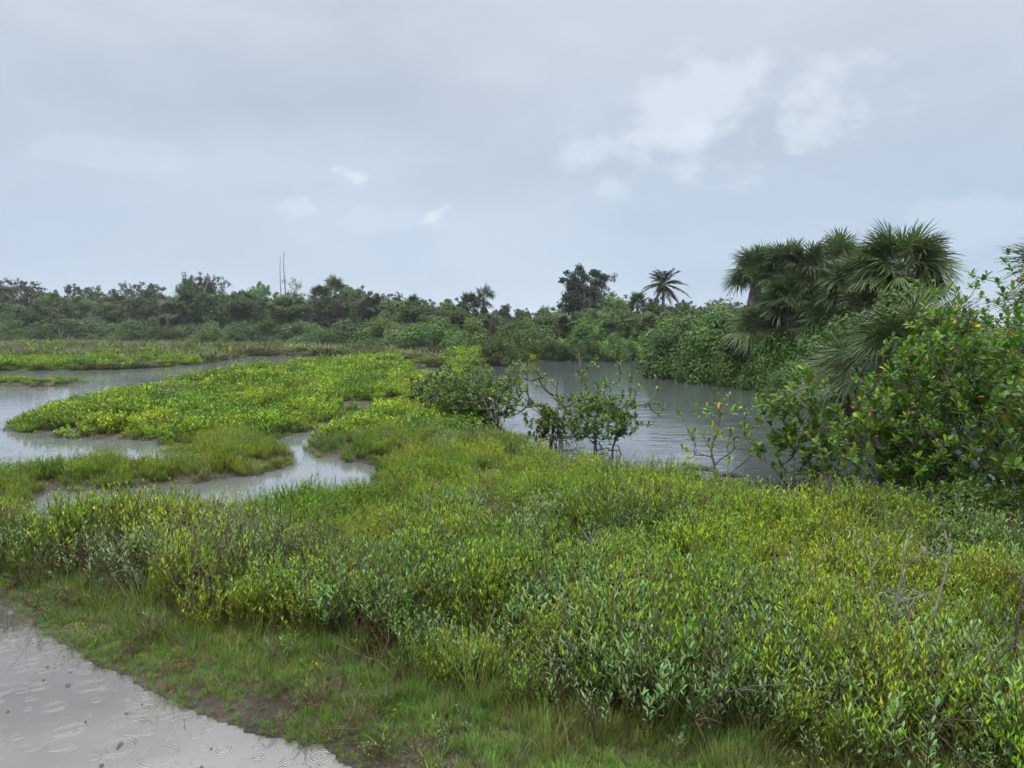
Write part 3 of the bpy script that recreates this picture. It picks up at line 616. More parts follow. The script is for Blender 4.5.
reg_palm('feather', feather_palm(141), 'feather_palm')

used = set()
def put(key, px, Y, top, label, cat, group=None, wscale=1.0, rz=None, base=None, name=None, H=None):
    x = at(px, Y); gz = float(ground_z(np.array([x]), np.array([float(Y)]))[0]) if base is None else base
    h = zat(top, Y)-gz
    nm, parts = KINDS[key]; H0 = HT[key]
    s = h/H0
    o = empty(name or nm, (x, Y, gz), rng.uniform(0, 2*PI) if rz is None else rz, (s*wscale, s*wscale, s))
    tag(o, label, cat, group)
    for pn, me in parts: obj(pn, me, o)
    return o
WOOD = 'trees of the far wood'
FARW = 'trees of the far wood'
T = [  # kind, px, distance, top row, width, label, category
 ('open', 4, 92, 279, 1.1, 'ragged open-crowned tree cut by the left edge of the photo', 'tree'),
 ('open2', 26, 90, 279, 1.3, 'tall open-crowned tree with clumpy top, second from the left edge', 'tree'),
 ('b1', 50, 95, 291, 1.0, 'dense rounded tree just right of the clumpy open-crowned tree', 'tree'),
 ('thin', 74, 93, 284, 1.0, 'slender small-headed tree standing alone above the left wood', 'tree'),
 ('b3', 91, 92, 286, 1.0, 'loose-topped tree just right of the slender small-headed tree', 'tree'),
 ('b5', 113, 90, 290, .9, 'olive tree between two loose-topped trees in the left wood', 'tree'),
 ('open2', 131, 91, 282, 1.0, 'thin-crowned tree whose sprigs poke up left of the leaning bare limb', 'tree'),
 ('b3', 150, 88, 283, 1.0, 'bushy-headed tree immediately left of the leaning bare limb', 'tree'),
 ('lean', 182, 86, 279, .8, 'bare grey limb leaning out to the left above the wood', 'dead tree'),
 ('b4', 194, 90, 279, .9, 'highest green tree of the left wood with bare twigs on top', 'tree'),
 ('sparse', 196, 89, 272, .9, 'nearly leafless treetop rising over the highest green tree', 'tree'),
 ('open', 214, 91, 275, .8, 'clumpy flat-headed tree right of the highest green tree', 'tree'),
 ('b2', 234, 90, 291, .9, 'low rounded tree between the flat-headed tree and bright green tree', 'tree'),
 ('green', 260, 84, 284, .8, 'bright green leafy tree left of the two bare poles', 'tree'),
 ('snag2', 281, 83, 257, 1.0, 'shorter left pole of the two tall dead trunks', 'dead tree'),
 ('snag', 286, 84, 251, 1.0, 'tallest bare dead trunk like a pole above the wood', 'dead tree'),
 ('sparse2', 301, 83, 278, 1.1, 'half-dead tree with scattered leaf tufts right of the bare poles', 'tree'),
 ('p1', 321, 78, 285, 1.0, 'fan palm with low round head beside the higher palm over the wood', 'palm'),
 ('p2', 336, 80, 275, .85, 'fan palm standing highest in the left wood', 'palm'),
 ('b1', 355, 76, 287, .9, 'round tree right of the highest fan palm', 'tree'),
 ('b3', 376, 74, 294, .9, 'loose tree at the middle of the sloping wood edge', 'tree'),
 ('open2', 396, 72, 292, 1.0, 'twiggy tree just left of the small dark palm head', 'tree'),
 ('p2', 413, 72, 294, .8, 'small dark fan palm head in the sloping wood', 'palm'),
 ('b5', 434, 70, 300, .9, 'pale twiggy tree right of the small dark palm head', 'tree'),
 ('b4', 452, 68, 299, .9, 'leafy tree left of the paired dark palms', 'tree'),
 ('p1', 469, 62, 291, .85, 'lower left palm of the paired dark palms', 'palm'),
 ('p2', 484, 62, 284, .75, 'upper right palm of the paired dark palms', 'palm'),
 ('b2', 501, 66, 305, .8, 'round tree right of the paired dark palms', 'tree'),
 ('b1', 522, 70, 309, .9, 'low tree in the dip of the treeline', 'tree'),
 ('pbrown', 543, 66, 306, .8, 'brownish fan palm in the dip of the treeline', 'palm'),
 ('b5', 560, 72, 307, 1.0, 'pale tree between the brownish palm and tall dark tree', 'tree'),
 ('dark', 586, 60, 267, 1.05, 'tall dark irregular tree behind the pond', 'tree'),
 ('sparse', 606, 62, 271, 1.1, 'twiggy half-bare tree against the right side of tall dark tree', 'tree'),
 ('green', 614, 56, 294, .8, 'mid green leafy tree at the foot of the tall dark tree', 'tree'),
 ('p1', 637, 58, 290, .9, 'fan palm between the tall dark tree and the feather palm', 'palm'),
 ('feather', 662, 58, 269, .9, 'feather-leaved palm standing above the bushes behind the pond', 'palm'),
 ('crook', 671, 57, 292, .8, 'short bare crooked trunk under the feather palm', 'dead tree'),
 ('b2', 696, 54, 307, .8, 'round tree right of the feather palm', 'tree'),
 ('b5', 716, 48, 300, .8, 'tree against the left side of the big palm clump', 'tree'),
 ('pbrown', 170, 76, 299, 1.0, 'stout fan palm with shaggy brown skirt, left one of the pair', 'palm'),
 ('pbrown', 193, 78, 298, 1.0, 'stout fan palm with shaggy brown skirt, right one of the pair', 'palm'),
 ('b2', 620, 50, 312, .8, 'round dark tree in front of the fan palm behind the pond', 'tree'),
 ('b4', 655, 52, 298, .75, 'leafy tree hiding the lower trunk of the feather palm', 'tree'),
 ('b1', 682, 50, 301, .7, 'rounded tree just right of the feather palm trunk', 'tree'),
 ('pbrown', 648, 46, 312, .9, 'shaggy low fan palm with drooping dead fronds behind the pond', 'palm'),
]
for k, px, Y, top, ws, lab, cat in T: put(k, px, Y, top, lab, cat, WOOD, ws)
# inner rows that close the wood between and under the taller crowns
marks = [(8, 'the tree cut by the left edge'), (40, 'the clumpy open-crowned tree'), (74, 'the slender small-headed tree'), (105, 'the olive tree'), (131, 'the thin-crowned tree'), (170, 'the shaggy brown palm pair'),
         (214, 'the flat-headed tree'), (260, 'the bright green tree'), (284, 'the two bare poles'), (325, 'the highest fan palm'), (375, 'the sloping wood edge'), (413, 'the small dark palm head'), (476, 'the paired dark palms'),
         (543, 'the brownish fan palm'), (588, 'the tall dark tree'), (636, 'the pond fan palm'), (662, 'the feather palm'), (715, 'the big palm clump')]
adj = {'b1': 'rounded green tree', 'b2': 'wide dull green tree', 'b3': 'loose-leaved tree', 'b4': 'low-branched leafy tree', 'b5': 'olive green tree', 'green': 'fresh green leafy tree', 'p1': 'fan palm', 'p2': 'dark fan palm', 'open': 'thin open tree',
       'm1': 'green shrub', 'm2': 'yellow-green shrub', 'm3': 'dull green shrub', 'm4': 'bright green shrub', 'gm': 'grey-green shrub'}
labs = set()
def auto_label(kind, px, row):
    m = sorted(marks, key=lambda q: abs(q[0]-px))
    side = 'below' if abs(m[0][0]-px) < 7 else ('just right of' if px > m[0][0] else 'just left of')
    cands = [f"{adj[kind]} {row} {side} {m[0][1]}", f"{adj[kind]} {row} between {m[0][1]} and {m[1][1]}", f"{adj[kind]} {row} nearer {m[0][1]} than {m[1][1]}", f"small {adj[kind]} {row} nearest {m[0][1]}", f"broad {adj[kind]} {row} nearest {m[0][1]}"]
    for c in cands:
        if c not in labs and len(c.split()) <= 16: labs.add(c); return c
    for o in ('second', 'third', 'fourth'):
        c = f"{o} {adj[kind]} {row} by {m[0][1]}"
        if c not in labs and len(c.split()) <= 16: labs.add(c); return c
    return f"{o} {adj[kind]} {row}"
def base_row(px): return np.interp(px, [0, 200, 380, 450, 530, 700], [82, 76, 66, 54, 50, 44])
def top_row(px): return np.interp(px, [0, 60, 170, 250, 330, 430, 530, 600, 700], [293, 299, 295, 294, 293, 303, 316, 309, 308])
ks = ['b4', 'b2', 'p2', 'b5', 'green', 'open', 'b1', 'b4', 'p1', 'b3', 'b4']
i = 0
for px in range(-150, 740, 17):
    p = px+rng.uniform(-5, 5); Y = base_row(p)*rng.uniform(1.0, 1.1); k = ks[(i*7) % len(ks)]; i += 1
    put(k, p, Y, top_row(p)+rng.uniform(-6, 9), auto_label(k, p, 'of the inner row'), 'palm' if k[0] == 'p' else 'tree', 'inner row of the far wood', rng.uniform(1.0, 1.25))
i = 0; ks = ['m3', 'gm', 'm1', 'm3', 'm2', 'gm', 'm1', 'm3']
for px in range(-140, 420, 26):
    p = px+rng.uniform(-8, 8); Y = base_row(p)*rng.uniform(.88, .97); k = ks[i % 8]; i += 1
    put(k, p, Y, rng.uniform(316, 326), auto_label(k, p, 'of the front row'), 'shrub', 'low shrubs in front of the far wood', rng.uniform(.9, 1.15))
for j, px in enumerate(range(-160, 720, 44)):
    p = px+rng.uniform(-8, 8); k = ('b4', 'green', 'b5')[j % 3]
    put(k, p, base_row(p)*1.22, top_row(p)+rng.uniform(-1, 5), auto_label(k, p, 'of the rear row'), 'tree', 'rearmost trees of the far wood', 1.5)
for j, px in enumerate(range(-165, 730, 24)):
    p = px+rng.uniform(-6, 6); k = ('m3', 'm1', 'm3', 'gm')[j % 4]
    put(k, p, base_row(p)*1.16, rng.uniform(309, 315)+(5 if 480 < p < 570 else 0), auto_label(k, p, 'behind the inner row'), 'shrub', 'undergrowth between the rows of the far wood', 1.0)
SH = [
 ('m4', 10, 74, 335, 1.3, 'bright green low shrub at the left edge before the wood'),
 ('m4', 93, 72, 334, 1.1, 'small bright green shrub alone on the sedge before the left wood'),
 ('m4', 352, 58, 338, .7, 'small vivid green shrub at the end of the left channel'),
 ('m3', 322, 60, 334, .8, 'dull low shrub above the end of the left channel'),
 ('m3', 378, 56, 336, .8, 'low dark shrub between the channel end and mangrove mound'),
 ('m1', 432, 48, 317, 1.0, 'large dark mangrove mound left of the pond'),
 ('m2', 412, 49, 329, .8, 'lighter mangrove shrub on the left flank of large mound'),
 ('m1', 468, 50, 318, .9, 'dull mangrove shrub on the right flank of large mound'),
 ('m2', 497, 38, 334, .75, 'round yellow-green mangrove bush at the left pond corner'),
 ('m3', 527, 44, 322, .8, 'dark mangrove bush right of the round corner bush'),
 ('m2', 556, 43, 340, .7, 'low yellow-green bush on the far pond shore'),
 ('m3', 580, 43, 337, .8, 'dull green bush in the middle of the far pond shore'),
 ('m1', 548, 50, 316, .9, 'mangrove crown behind the low yellow-green shore bush'),
 ('m4', 590, 48, 318, .8, 'fresh green mangrove behind the middle of far shore'),
 ('m1', 620, 42.5, 333, .75, 'round grey-green bush on the far pond shore'),
 ('m2', 648, 42, 340, .6, 'small pale bush at the right end of far pond shore'),
 ('m2', 672, 40, 318, .9, 'yellow-green mangrove slope behind the bright shore mangrove'),
 ('m2', 700, 42, 306, .95, 'high yellow-green mangrove left of the big palm clump'),
 ('gm', 725, 40, 300, .9, 'pale grey-green mangrove touching the big palm clump'),
]
for k, px, Y, top, ws, lab in SH: put(k, px, Y, top, lab, 'shrub', 'mangrove shrubs round the far marsh', ws)
put('mnear', 690, 29.5, 318, 'glossy bright green mangrove overhanging the right pond shore', 'shrub', 'glossy mangroves on the right pond shore', 1.0, base=0.0)
put('mnear', 722, 27, 312, 'glossy mangrove at the left foot of the palm clump', 'shrub', 'glossy mangroves on the right pond shore', .9, base=0.0)
put('mnear', 752, 25.2, 318, 'mangrove wrapped round the waterside palm of the clump', 'shrub', 'glossy mangroves on the right pond shore', .7, base=0.0)
put('mnear', 786, 23.5, 330, 'dark mangrove under the middle of the palm clump', 'shrub', 'glossy mangroves on the right pond shore', .9, base=0.0)
put('mnear', 835, 22, 318, 'dark mangrove under the right half of palm clump', 'shrub', 'glossy mangroves on the right pond shore', .9, base=0.0)
put('mnear', 800, 19, 362, 'low mangrove filling the shore behind the broken palm', 'shrub', 'glossy mangroves on the right pond shore', 1.0, base=0.0)
put('mnear', 908, 18.5, 290, 'mangrove behind the small near fan palms', 'shrub', 'glossy mangroves on the right pond shore', .9, base=0.0)

# ------------------------------------------------------------------ big palm clump and the near small palms
def big_palm(px, Y, top, seed, label, live=40, dead=18, pet=1.0, blade=.95, col=(.07, .125, .035), base=0., segs=34, width=.022, skirt=1.2, lowest=-.6, group='fan palms of the big clump', boots=True):
    h = zat(top, Y)-base
    t = sabal(seed, h, live, dead, pet, blade, col, segs, width, skirt, boots, lowest)
    o = empty('cabbage_palm', (at(px, Y), Y, base)); tag(o, label, 'palm', group)
    obj('trunk', t[0].mesh('trunk', M_PALMTRUNK, True), o); obj('crown', t[1].mesh('crown', M_PALM), o)
    if t[2].n: obj('dead_fronds', t[2].mesh('dead_fronds', M_DEAD), o)
    return o
B = dict(live=60, segs=30, width=.017, lowest=-.4, skirt=1.5)
big_palm(750, 26, 243, 201, 'leftmost fan palm of the big clump with a grey dead skirt', dead=34, pet=.55, blade=.65, **B)
big_palm(776, 25, 240, 202, 'second fan palm from the left in the big clump', pet=.55, blade=.65, dead=24, **B)
big_palm(806, 24, 237, 203, 'fan palm in the middle of the clump with a small yellowish patch', pet=.55, blade=.68, col=(.055, .095, .03), **B)
big_palm(835, 25, 232, 204, 'rear fan palm filling the middle of the big clump', pet=.6, blade=.7, **B)
big_palm(858, 22, 246, 205, 'lower fan palm left of the tallest one', pet=.6, blade=.7, dead=34, **B)
big_palm(896, 20, 221, 206, 'tallest and nearest fan palm of the big clump', live=74, pet=.72, blade=.78, segs=34, dead=44, width=.017, lowest=-.45, skirt=1.6)
big_palm(872, 21, 275, 215, 'fan palm crown hanging under the tallest palm', pet=.6, blade=.7, dead=36, **B)
big_palm(790, 23.5, 268, 213, 'fan palm filling the lower left middle of the big clump', pet=.55, blade=.65, dead=36, **B)
big_palm(757, 24.3, 300, 207, 'short fan palm low at the waterside end of the clump', live=40, dead=20, pet=.5, blade=.6, skirt=1.0, segs=28, width=.016)
big_palm(828, 22.5, 290, 208, 'low dark fan palm inside the big clump', live=40, dead=44, pet=.6, blade=.65, segs=28, width=.016)
big_palm(908, 10.2, 283, 209, 'bright green fan palm head just above the yellow-spotted mangrove', live=34, dead=4, pet=.4, blade=.6, col=(.065, .125, .03), segs=40, width=.009, group='small near fan palms', lowest=-.1)
big_palm(862, 12.0, 318, 210, 'small fan palm with long drooping striped fronds by the water', live=36, dead=10, pet=.45, blade=.65, col=(.06, .11, .033), segs=40, width=.009, group='small near fan palms', lowest=-.5, skirt=.7)
big_palm(832, 13.0, 368, 211, 'low palm with broken straw-coloured fronds at the waterside', live=12, dead=16, pet=.4, blade=.6, col=(.13, .13, .06), segs=40, width=.008, group='small near fan palms', lowest=-.2, skirt=.6)
big_palm(1066, 12.5, 225, 212, 'fan palm mostly outside the right edge with one frond tip showing', live=40, dead=10, pet=.6, blade=.7, segs=34, width=.012, group='small near fan palms', lowest=-.3)

# ------------------------------------------------------------------ near mangroves grown branch by branch
def grow(targets, bases, r, step=.09, kink=.012, sag=.10):
    nodes = [np.array(b, float) for b in bases]; par = [-1]*len(nodes); tips = []
    arr = np.array(nodes); order = np.argsort(np.min(np.linalg.norm(targets[:, None]-arr[None], axis=2), 1))
    depth = [0.]*len(nodes)
    for ti in order:
        t = targets[ti]; A = np.array(nodes); d = np.linalg.norm(A-t, axis=1)
        cost = d+.35*np.array(depth)+np.where(A[:, 2] > t[2]+.02, .25, 0)*d
        j = int(np.argmin(cost)); p = nodes[j]; n = max(1, int(d[j]/step)); dj = depth[j]
        for k in range(1, n+1):
            s = k/n; q = p+(t-p)*s+np.array([0, 0, -sag*d[j]*math.sin(PI*s)])*(1 if d[j] > .15 else 0)+(r.normal(0, kink, 3) if k < n else 0)
            nodes.append(q); par.append(j if k == 1 else len(nodes)-2); depth.append(dj+d[j]*s)
        tips.append(len(nodes)-1)
    return np.array(nodes), np.array(par), tips
def branches(mb, nodes, par, r0=.0032, rmax=.05, sides=5, col=(.1, .08, .07)):
    n = len(nodes); cnt = np.zeros(n)
    ch = np.zeros(n, bool); ch[par[par >= 0]] = True; cnt[~ch] = 1
    for i in range(n-1, -1, -1):
        if par[i] >= 0: cnt[par[i]] += cnt[i]
    rad = np.minimum(r0*np.maximum(cnt, 1)**.42, rmax)
    for i in range(n):
        if par[i] >= 0:
            a, b = nodes[par[i]], nodes[i]
            if np.linalg.norm(a-b) > 1e-4: tube(mb, [a, b], [min(rad[par[i]], rad[i]*1.5), rad[i]], sides if rad[i] > .006 else 3, col)
    return rad
def rosettes(mb, pos, dirs, r, leaf=.09, n_leaf=(5, 9), col=(.08, .175, .015), yellow=.03, fresh=.25, wid=1.0):
    for p, d in zip(pos, dirs):
        n = int(r.integers(*n_leaf))+1; d = d/(np.linalg.norm(d)+1e-9)
        h = np.cross(d, [.3, .2, 1.]); h /= np.linalg.norm(h)+1e-9; k = np.cross(d, h)
        a = np.arange(n)*2.4+r.uniform(0, 6); tl = np.linspace(.45, 1.35, n)+r.normal(0, .15, n)
        ax = d*np.cos(tl)[:, None]+(h*np.cos(a)[:, None]+k*np.sin(a)[:, None])*np.sin(tl)[:, None]
        hint = d+np.array([0, 0, .6])+r.normal(0, .2, (n, 3))
        cc = vary(np.asarray(col)*r.uniform(.75, 1.25), n, r, .15, .1)
        if r.uniform() < fresh: cc = cc*np.array([1.75, 1.4, 1.2])
        y = r.uniform(size=n) < yellow; cc[y] = np.array([.62, .34, .02])*r.uniform(.7, 1.1, (y.sum(), 1)); 
        y = r.uniform(size=n) < yellow*.9; cc[y] = (.30, .30, .03)
        s = leaf*r.uniform(.65, 1.15, n)
        stamp(mb, T_LEAF, p+d*(-.25*leaf*np.linspace(0, 1, n)*2)[:, None], frames(ax, hint), np.stack([s*wid, s, s], 1), cc)
def shell_targets(r, n, c, rad, inner=.45, zmin=.1, lump=.5):
    d = rdir(n*2, r); k = 1+lump*(fbm(d[:, 0]*2.2+5, d[:, 1]*2.2+d[:, 2]*1.7+9, int(r.integers(99)), 2)-.5)*2
    q = (inner+(1-inner)*r.uniform(size=n*2)**.6)*k
    p = np.asarray(c)+d*q[:, None]*np.asarray(rad); p = p[p[:, 2] > zmin]
    return p[:n]
def near_mangrove(px, Y, seed, label, targets, bases, sag=.10, leaf=.09, yellow=.03, col=(.08, .175, .015), group='mangroves of the near right bank', n_leaf=(5, 9), fresh=.25, root=True, r0=.0032, upd=.8, spr=.5, bark=None):
    r = np.random.default_rng(seed); x = at(px, Y)
    nodes, par, tips = grow(targets, bases, r, sag=sag)
    tm, cm = MB(), MB(); branches(tm, nodes, par, r0)
    if root:
        for b in bases:
            for k in range(5):
                a = r.uniform(0, 2*PI); L = r.uniform(.15, .5); h = r.uniform(.12, .4)
                tube(tm, [np.array(b)+(0, 0, h), np.array(b)+(math.cos(a)*L*.6, math.sin(a)*L*.6, h*.85), np.array(b)+(math.cos(a)*L, math.sin(a)*L, -.15)], [.009, .008, .007], 5)
    T_ = nodes[tips]; prev = nodes[par[tips]]; D = T_-prev; D /= np.linalg.norm(D, axis=1, keepdims=True)+1e-9
    D = D*spr+np.array([0, 0, upd])+r.normal(0, .3, D.shape)
    rosettes(cm, T_, D, r, leaf, n_leaf, col, yellow, fresh)
    o = empty('mangrove', (x, Y, 0)); tag(o, label, 'mangrove', group)
    obj('trunk', tm.mesh('trunk', bark or M_DARKBARK, True), o); obj('crown', cm.mesh('crown', M_LEAF), o)
    return o
def volume_mangrove(px, Y, top, wpx, n, seed, label, **kw):
    r = np.random.default_rng(seed+5); H = zat(top, Y); W = wpx/F*Y
    tg = shell_targets(r, n, (0, 0, H*.5), (W/2, W/2*kw.pop('dy', .8), H*.52), zmin=kw.pop('zmin', .15), inner=kw.pop('inner', .4))
    nb = kw.pop('nb', 5); bases = [(r.normal(0, W*.10), r.normal(0, W*.1), -.1) for _ in range(nb)]
    return near_mangrove(px, Y, seed, label, tg, bases, **kw)
volume_mangrove(1005, 7.8, 288, 215, 1050, 301, 'tall near mangrove filling the right edge with yellow leaves', leaf=.078, yellow=.03, fresh=.4)
volume_mangrove(935, 8.4, 332, 150, 700, 302, 'yellow-spotted mangrove left of the tall edge mangrove', leaf=.078, yellow=.04, fresh=.4)
volume_mangrove(880, 8.2, 404, 110, 240, 303, 'middle mangrove over the dark water with a few orange leaves', leaf=.08, yellow=.03)
volume_mangrove(806, 9.2, 372, 85, 200, 304, 'upright leafy mangrove beside the bare-stemmed sapling', leaf=.095, yellow=.02, inner=.3)
volume_mangrove(985, 6.7, 478, 150, 330, 305, 'low mangrove in front at the foot of the tall edge mangrove', leaf=.055, yellow=.006, col=(.065, .13, .02), fresh=.15)
volume_mangrove(1085, 6.6, 300, 200, 340, 306, 'mangrove just outside the right edge, only its side showing', leaf=.095, yellow=.02)
volume_mangrove(1018, 10, 290, 130, 300, 307, 'mangrove rising behind the tall edge mangrove against the sky', leaf=.09, yellow=.01)
# slim sapling with few leaves
r = np.random.default_rng(330); tg = []
for k in range(54):
    a = r.uniform(0, 2*PI); q = r.uniform(.1, .62); tg.append((math.cos(a)*q, math.sin(a)*q*.8, r.uniform(.5, 1.25)-q*.35))
tg += [(.05, 0, 1.12), (-.1, .1, 1.0)]
near_mangrove(726, 9.6, 331, 'bare-stemmed mangrove sapling with sparse pointed leaves at the water edge', np.array(tg), [(.1*math.cos(k), .1*math.sin(k), .03) for k in range(6)], leaf=.085, yellow=.04, n_leaf=(3, 6), group='mangroves standing in the pond edge', r0=.0042, upd=1.0, root=False, sag=0)
# sprawling half-bare mangrove in the middle
r = np.random.default_rng(340); tg = []
for k in range(130):
    a = r.uniform(0, 2*PI); q = 1.75*math.sqrt(r.uniform(.08, 1)); tg.append((math.cos(a)*q*1.0, math.sin(a)*q*.45, r.uniform(.4, 1.62)*(1-.3*q/1.7)+.05))
tg = np.array(tg)
near_mangrove(560, 12.6, 341, 'sprawling half-bare mangrove with crooked dark limbs over the pond', tg, [(-.15, 0, -.1), (.05, .1, -.1)], leaf=.085, yellow=.004, n_leaf=(4, 7), group='mangroves standing in the pond edge', r0=.0095, fresh=.3, col=(.07, .15, .015))
volume_mangrove(602, 11.6, 388, 92, 280, 342, 'leafy round mangrove on arching roots right of the sprawling one', col=(.065, .14, .018), leaf=.075, yellow=.004, group='mangroves standing in the pond edge', fresh=.35, zmin=.3, inner=.3, nb=2)
volume_mangrove(549, 12.0, 404, 50, 90, 343, 'small upright yellow-green mangrove at the foot of the sprawling one', leaf=.085, yellow=.02, group='mangroves standing in the pond edge', col=(.085, .15, .025), zmin=.2, nb=2)
volume_mangrove(478, 15.0, 367, 105, 560, 344, 'dark bushy mangrove at the left end of the pond bank', leaf=.09, yellow=.005, col=(.075, .14, .024), group='mangroves standing in the pond edge', inner=.2)
volume_mangrove(448, 16.5, 370, 80, 300, 345, 'low mangrove left of the dark bushy one on the bank', leaf=.09, yellow=.005, col=(.055, .11, .022), group='mangroves standing in the pond edge', inner=.3)

# ------------------------------------------------------------------ dead sticks, log, stump
def snagbush(name, px, py, H, seed, label, cat, spread_=.3, n=14, r0=.004, group=None, m=None):
    r = np.random.default_rng(seed); x, y = G(px, py); gz = float(ground_z(np.array([x]), np.array([y]))[0])
    hh = H*r.uniform(.45, 1, n)**.8; tg = np.stack([r.normal(0, spread_, n)*hh/H, r.normal(0, spread_*.8, n)*hh/H, hh], 1)
    nodes, par, tips = grow(tg, [(0, 0, -.05)], r, kink=.008, sag=0); tm = MB(); branches(tm, nodes, par, r0)
    o = obj(name, tm.mesh(name, m or M_DEADWOOD, True), None, (x, y, gz)); tag(o, label, cat, group); return o
DG = 'dead shrubs standing in the ground cover'
def snagstem(px, py, H, seed, label, m=M_DEADWOOD, lean=.12):
    x, y = G(px, py); gz = float(ground_z(np.array([x]), np.array([y]))[0]); tm = bare_tree(seed, H, lean, 4, .012, blen=.3)[0]
    t2 = bare_tree(seed+50, H*.85, -lean, 3, .009, blen=.25)[0]; v0 = t2.v; tm.v += v0; off = sum(len(v) for v in tm.v[:-len(v0)])
    for k in (3, 4): tm.f[k] += [f+off for f in t2.f[k]]; tm.mi[k] += t2.mi[k]
    tm.c += t2.c; tm.v = [v*np.array([1, 1, 1.]) for v in tm.v]
    o = obj('dead_shrub', tm.mesh('dead_shrub', m, True), None, (x, y, gz)); tag(o, label, 'dead shrub', DG)
snagstem(882, 700, .80, 401, 'forked grey dead shrub with the longest bare twigs near the lower right')
snagstem(920, 700, .74, 402, 'grey dead shrub just right of the forked one', lean=.2)
snagstem(1006, 715, .62, 403, 'thin dark dead shrub close to the right edge', M_DARKBARK, .05)
snagbush('dead_shrub', 172, 415, .75, 404, 'brown twiggy dead shrub rising from the middle island', 'dead shrub', .45, 60, .004, DG, M_DARKBARK)
snagbush('dead_shrub', 300, 392, .5, 405, 'small dark twig clump right of the brown twiggy shrub', 'dead shrub', .4, 40, .004, DG, M_DARKBARK)
def stick(name, a, b, rad, seed, label, cat, m, z0=.1, z1=.15, group=None):
    r = np.random.default_rng(seed); A = np.array([*a, z0]); B = np.array([*b, z1]); t = np.linspace(0, 1, 7)[:, None]
    P = A*(1-t)+B*t+r.normal(0, rad*.9, (7, 3)); mb = MB(); tube(mb, P-A, np.linspace(rad, rad*.55, 7), 8)
    o = obj(name, mb.mesh(name, m, True), None, A); tag(o, label, cat, group); return o
stick('fallen_log', G(684, 470), G(742, 482), .05, 1, 'dark wet log lying along the near edge of the pond', 'log', M_DARKBARK, .05, .08)
stick('dry_stick', G(459, 712), G(484, 678), .009, 2, 'pale dry stick leaning on the front bank', 'stick', M_DEADWOOD, .04, .26)
stick('fallen_branch', G(548, 655), G(500, 662), .006, 3, 'thin pale branch lying flat in the front grass', 'stick', M_DEADWOOD, .28, .3)
r = np.random.default_rng(9); mb = MB()
for k in range(14):
    a = r.uniform(0, 2*PI); L = r.uniform(.25, .7); tube(mb, [(r.normal(0, .1), r.normal(0, .1), -.1), (math.cos(a)*L*.5, math.sin(a)*L*.3, r.uniform(.1, .3)), (math.cos(a)*L, math.sin(a)*L*.5, r.uniform(0, .35))], [.07, .05, .02], 6)
x, y = G(655, 375); o = obj('driftwood_stump', mb.mesh('driftwood_stump', M_DARKBARK, True), None, (x, y, 0)); tag(o, 'dark tangled stump at the waterline below the glossy mangrove', 'stump')
# splash crowns and bubbles the rain raises on the puddle
r = np.random.default_rng(10); mb = MB(); X = r.uniform(-3.6, .2, 420); Y = r.uniform(1.8, 4.6, 420); w = water_sd(X, Y); n = 0
for x, y, ww in zip(X, Y, w):
    if ww < .08 or n > 110: continue
    n += 1; R0 = r.uniform(.004, .012); k = 10; a = np.arange(k)*2*PI/k; v = []
    for q, z in ((1.25, .0045), (1.0, .010+R0*.3), (.75, .0075), (.35, .004)):
        for t in a: v.append((x+math.cos(t)*R0*q, y+math.sin(t)*R0*q, z+.002))
    mb.add(v, None, [(i*k+j, i*k+(j+1) % k, (i+1)*k+(j+1) % k, (i+1)*k+j) for i in range(3) for j in range(k)])
m, nt, out = mat('splash_water'); p = N(nt, 'ShaderNodeBsdfPrincipled'); p.inputs['Base Color'].default_value = (.08, .074, .068, 1); p.inputs['Roughness'].default_value = .05; p.inputs['IOR'].default_value = 1.333; nt.links.new(p.outputs[0], out.inputs[0])
tag(obj('rain_splashes', mb.mesh('rain_splashes', m, True)), 'small splash craters of rain on the puddle', kind='stuff')

HAZE = .00045
if HAZE > 0:
    mb = MB(); X0, X1, Y0, Y1, Z0, Z1 = -3000, 3000, -100, 1600, -1.5, 30
    mb.add([(X0, Y0, Z0), (X1, Y0, Z0), (X1, Y1, Z0), (X0, Y1, Z0), (X0, Y0, Z1), (X1, Y0, Z1), (X1, Y1, Z1), (X0, Y1, Z1)], None, [(3, 2, 1, 0), (4, 5, 6, 7), (0, 1, 5, 4), (1, 2, 6, 5), (2, 3, 7, 6), (3, 0, 4, 7)])
    m, nt, out = mat('rain_haze'); pv = N(nt, 'ShaderNodeVolumePrincipled'); pv.inputs['Color'].default_value = (.86, .92, 1, 1); pv.inputs['Density'].default_value = HAZE; nt.links.new(pv.outputs[0], out.inputs['Volume'])
    tag(obj('haze', mb.mesh('haze', m)), kind='stuff')
# ------------------------------------------------------------------ sky and light
SUN_EL, SUN_ROT = math.radians(58), math.radians(205)
w = bpy.data.worlds.new('World'); S.world = w; w.use_nodes = True; nt = w.node_tree; nt.nodes.clear(); L = nt.links.new
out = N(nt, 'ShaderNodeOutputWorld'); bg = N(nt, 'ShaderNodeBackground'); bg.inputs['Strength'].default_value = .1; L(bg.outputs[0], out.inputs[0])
sky = N(nt, 'ShaderNodeTexSky', sky_type='NISHITA'); sky.sun_disc = False; sky.sun_elevation = SUN_EL; sky.sun_rotation = SUN_ROT; sky.air_density = 1.2; sky.dust_density = 2
tc = N(nt, 'ShaderNodeTexCoord'); sep = N(nt, 'ShaderNodeSeparateXYZ'); L(tc.outputs['Generated'], sep.inputs[0])
ramp = N(nt, 'ShaderNodeValToRGB'); L(sep.outputs[2], ramp.inputs[0])       # overcast; overhead raised beyond a real cloud deck to light the plants
els = ramp.color_ramp.elements; els[0].position = 0; els[0].color = (.365, .48, .62, 1); els[1].position = 1; els[1].color = (3.3, 3.35, 3.4, 1)
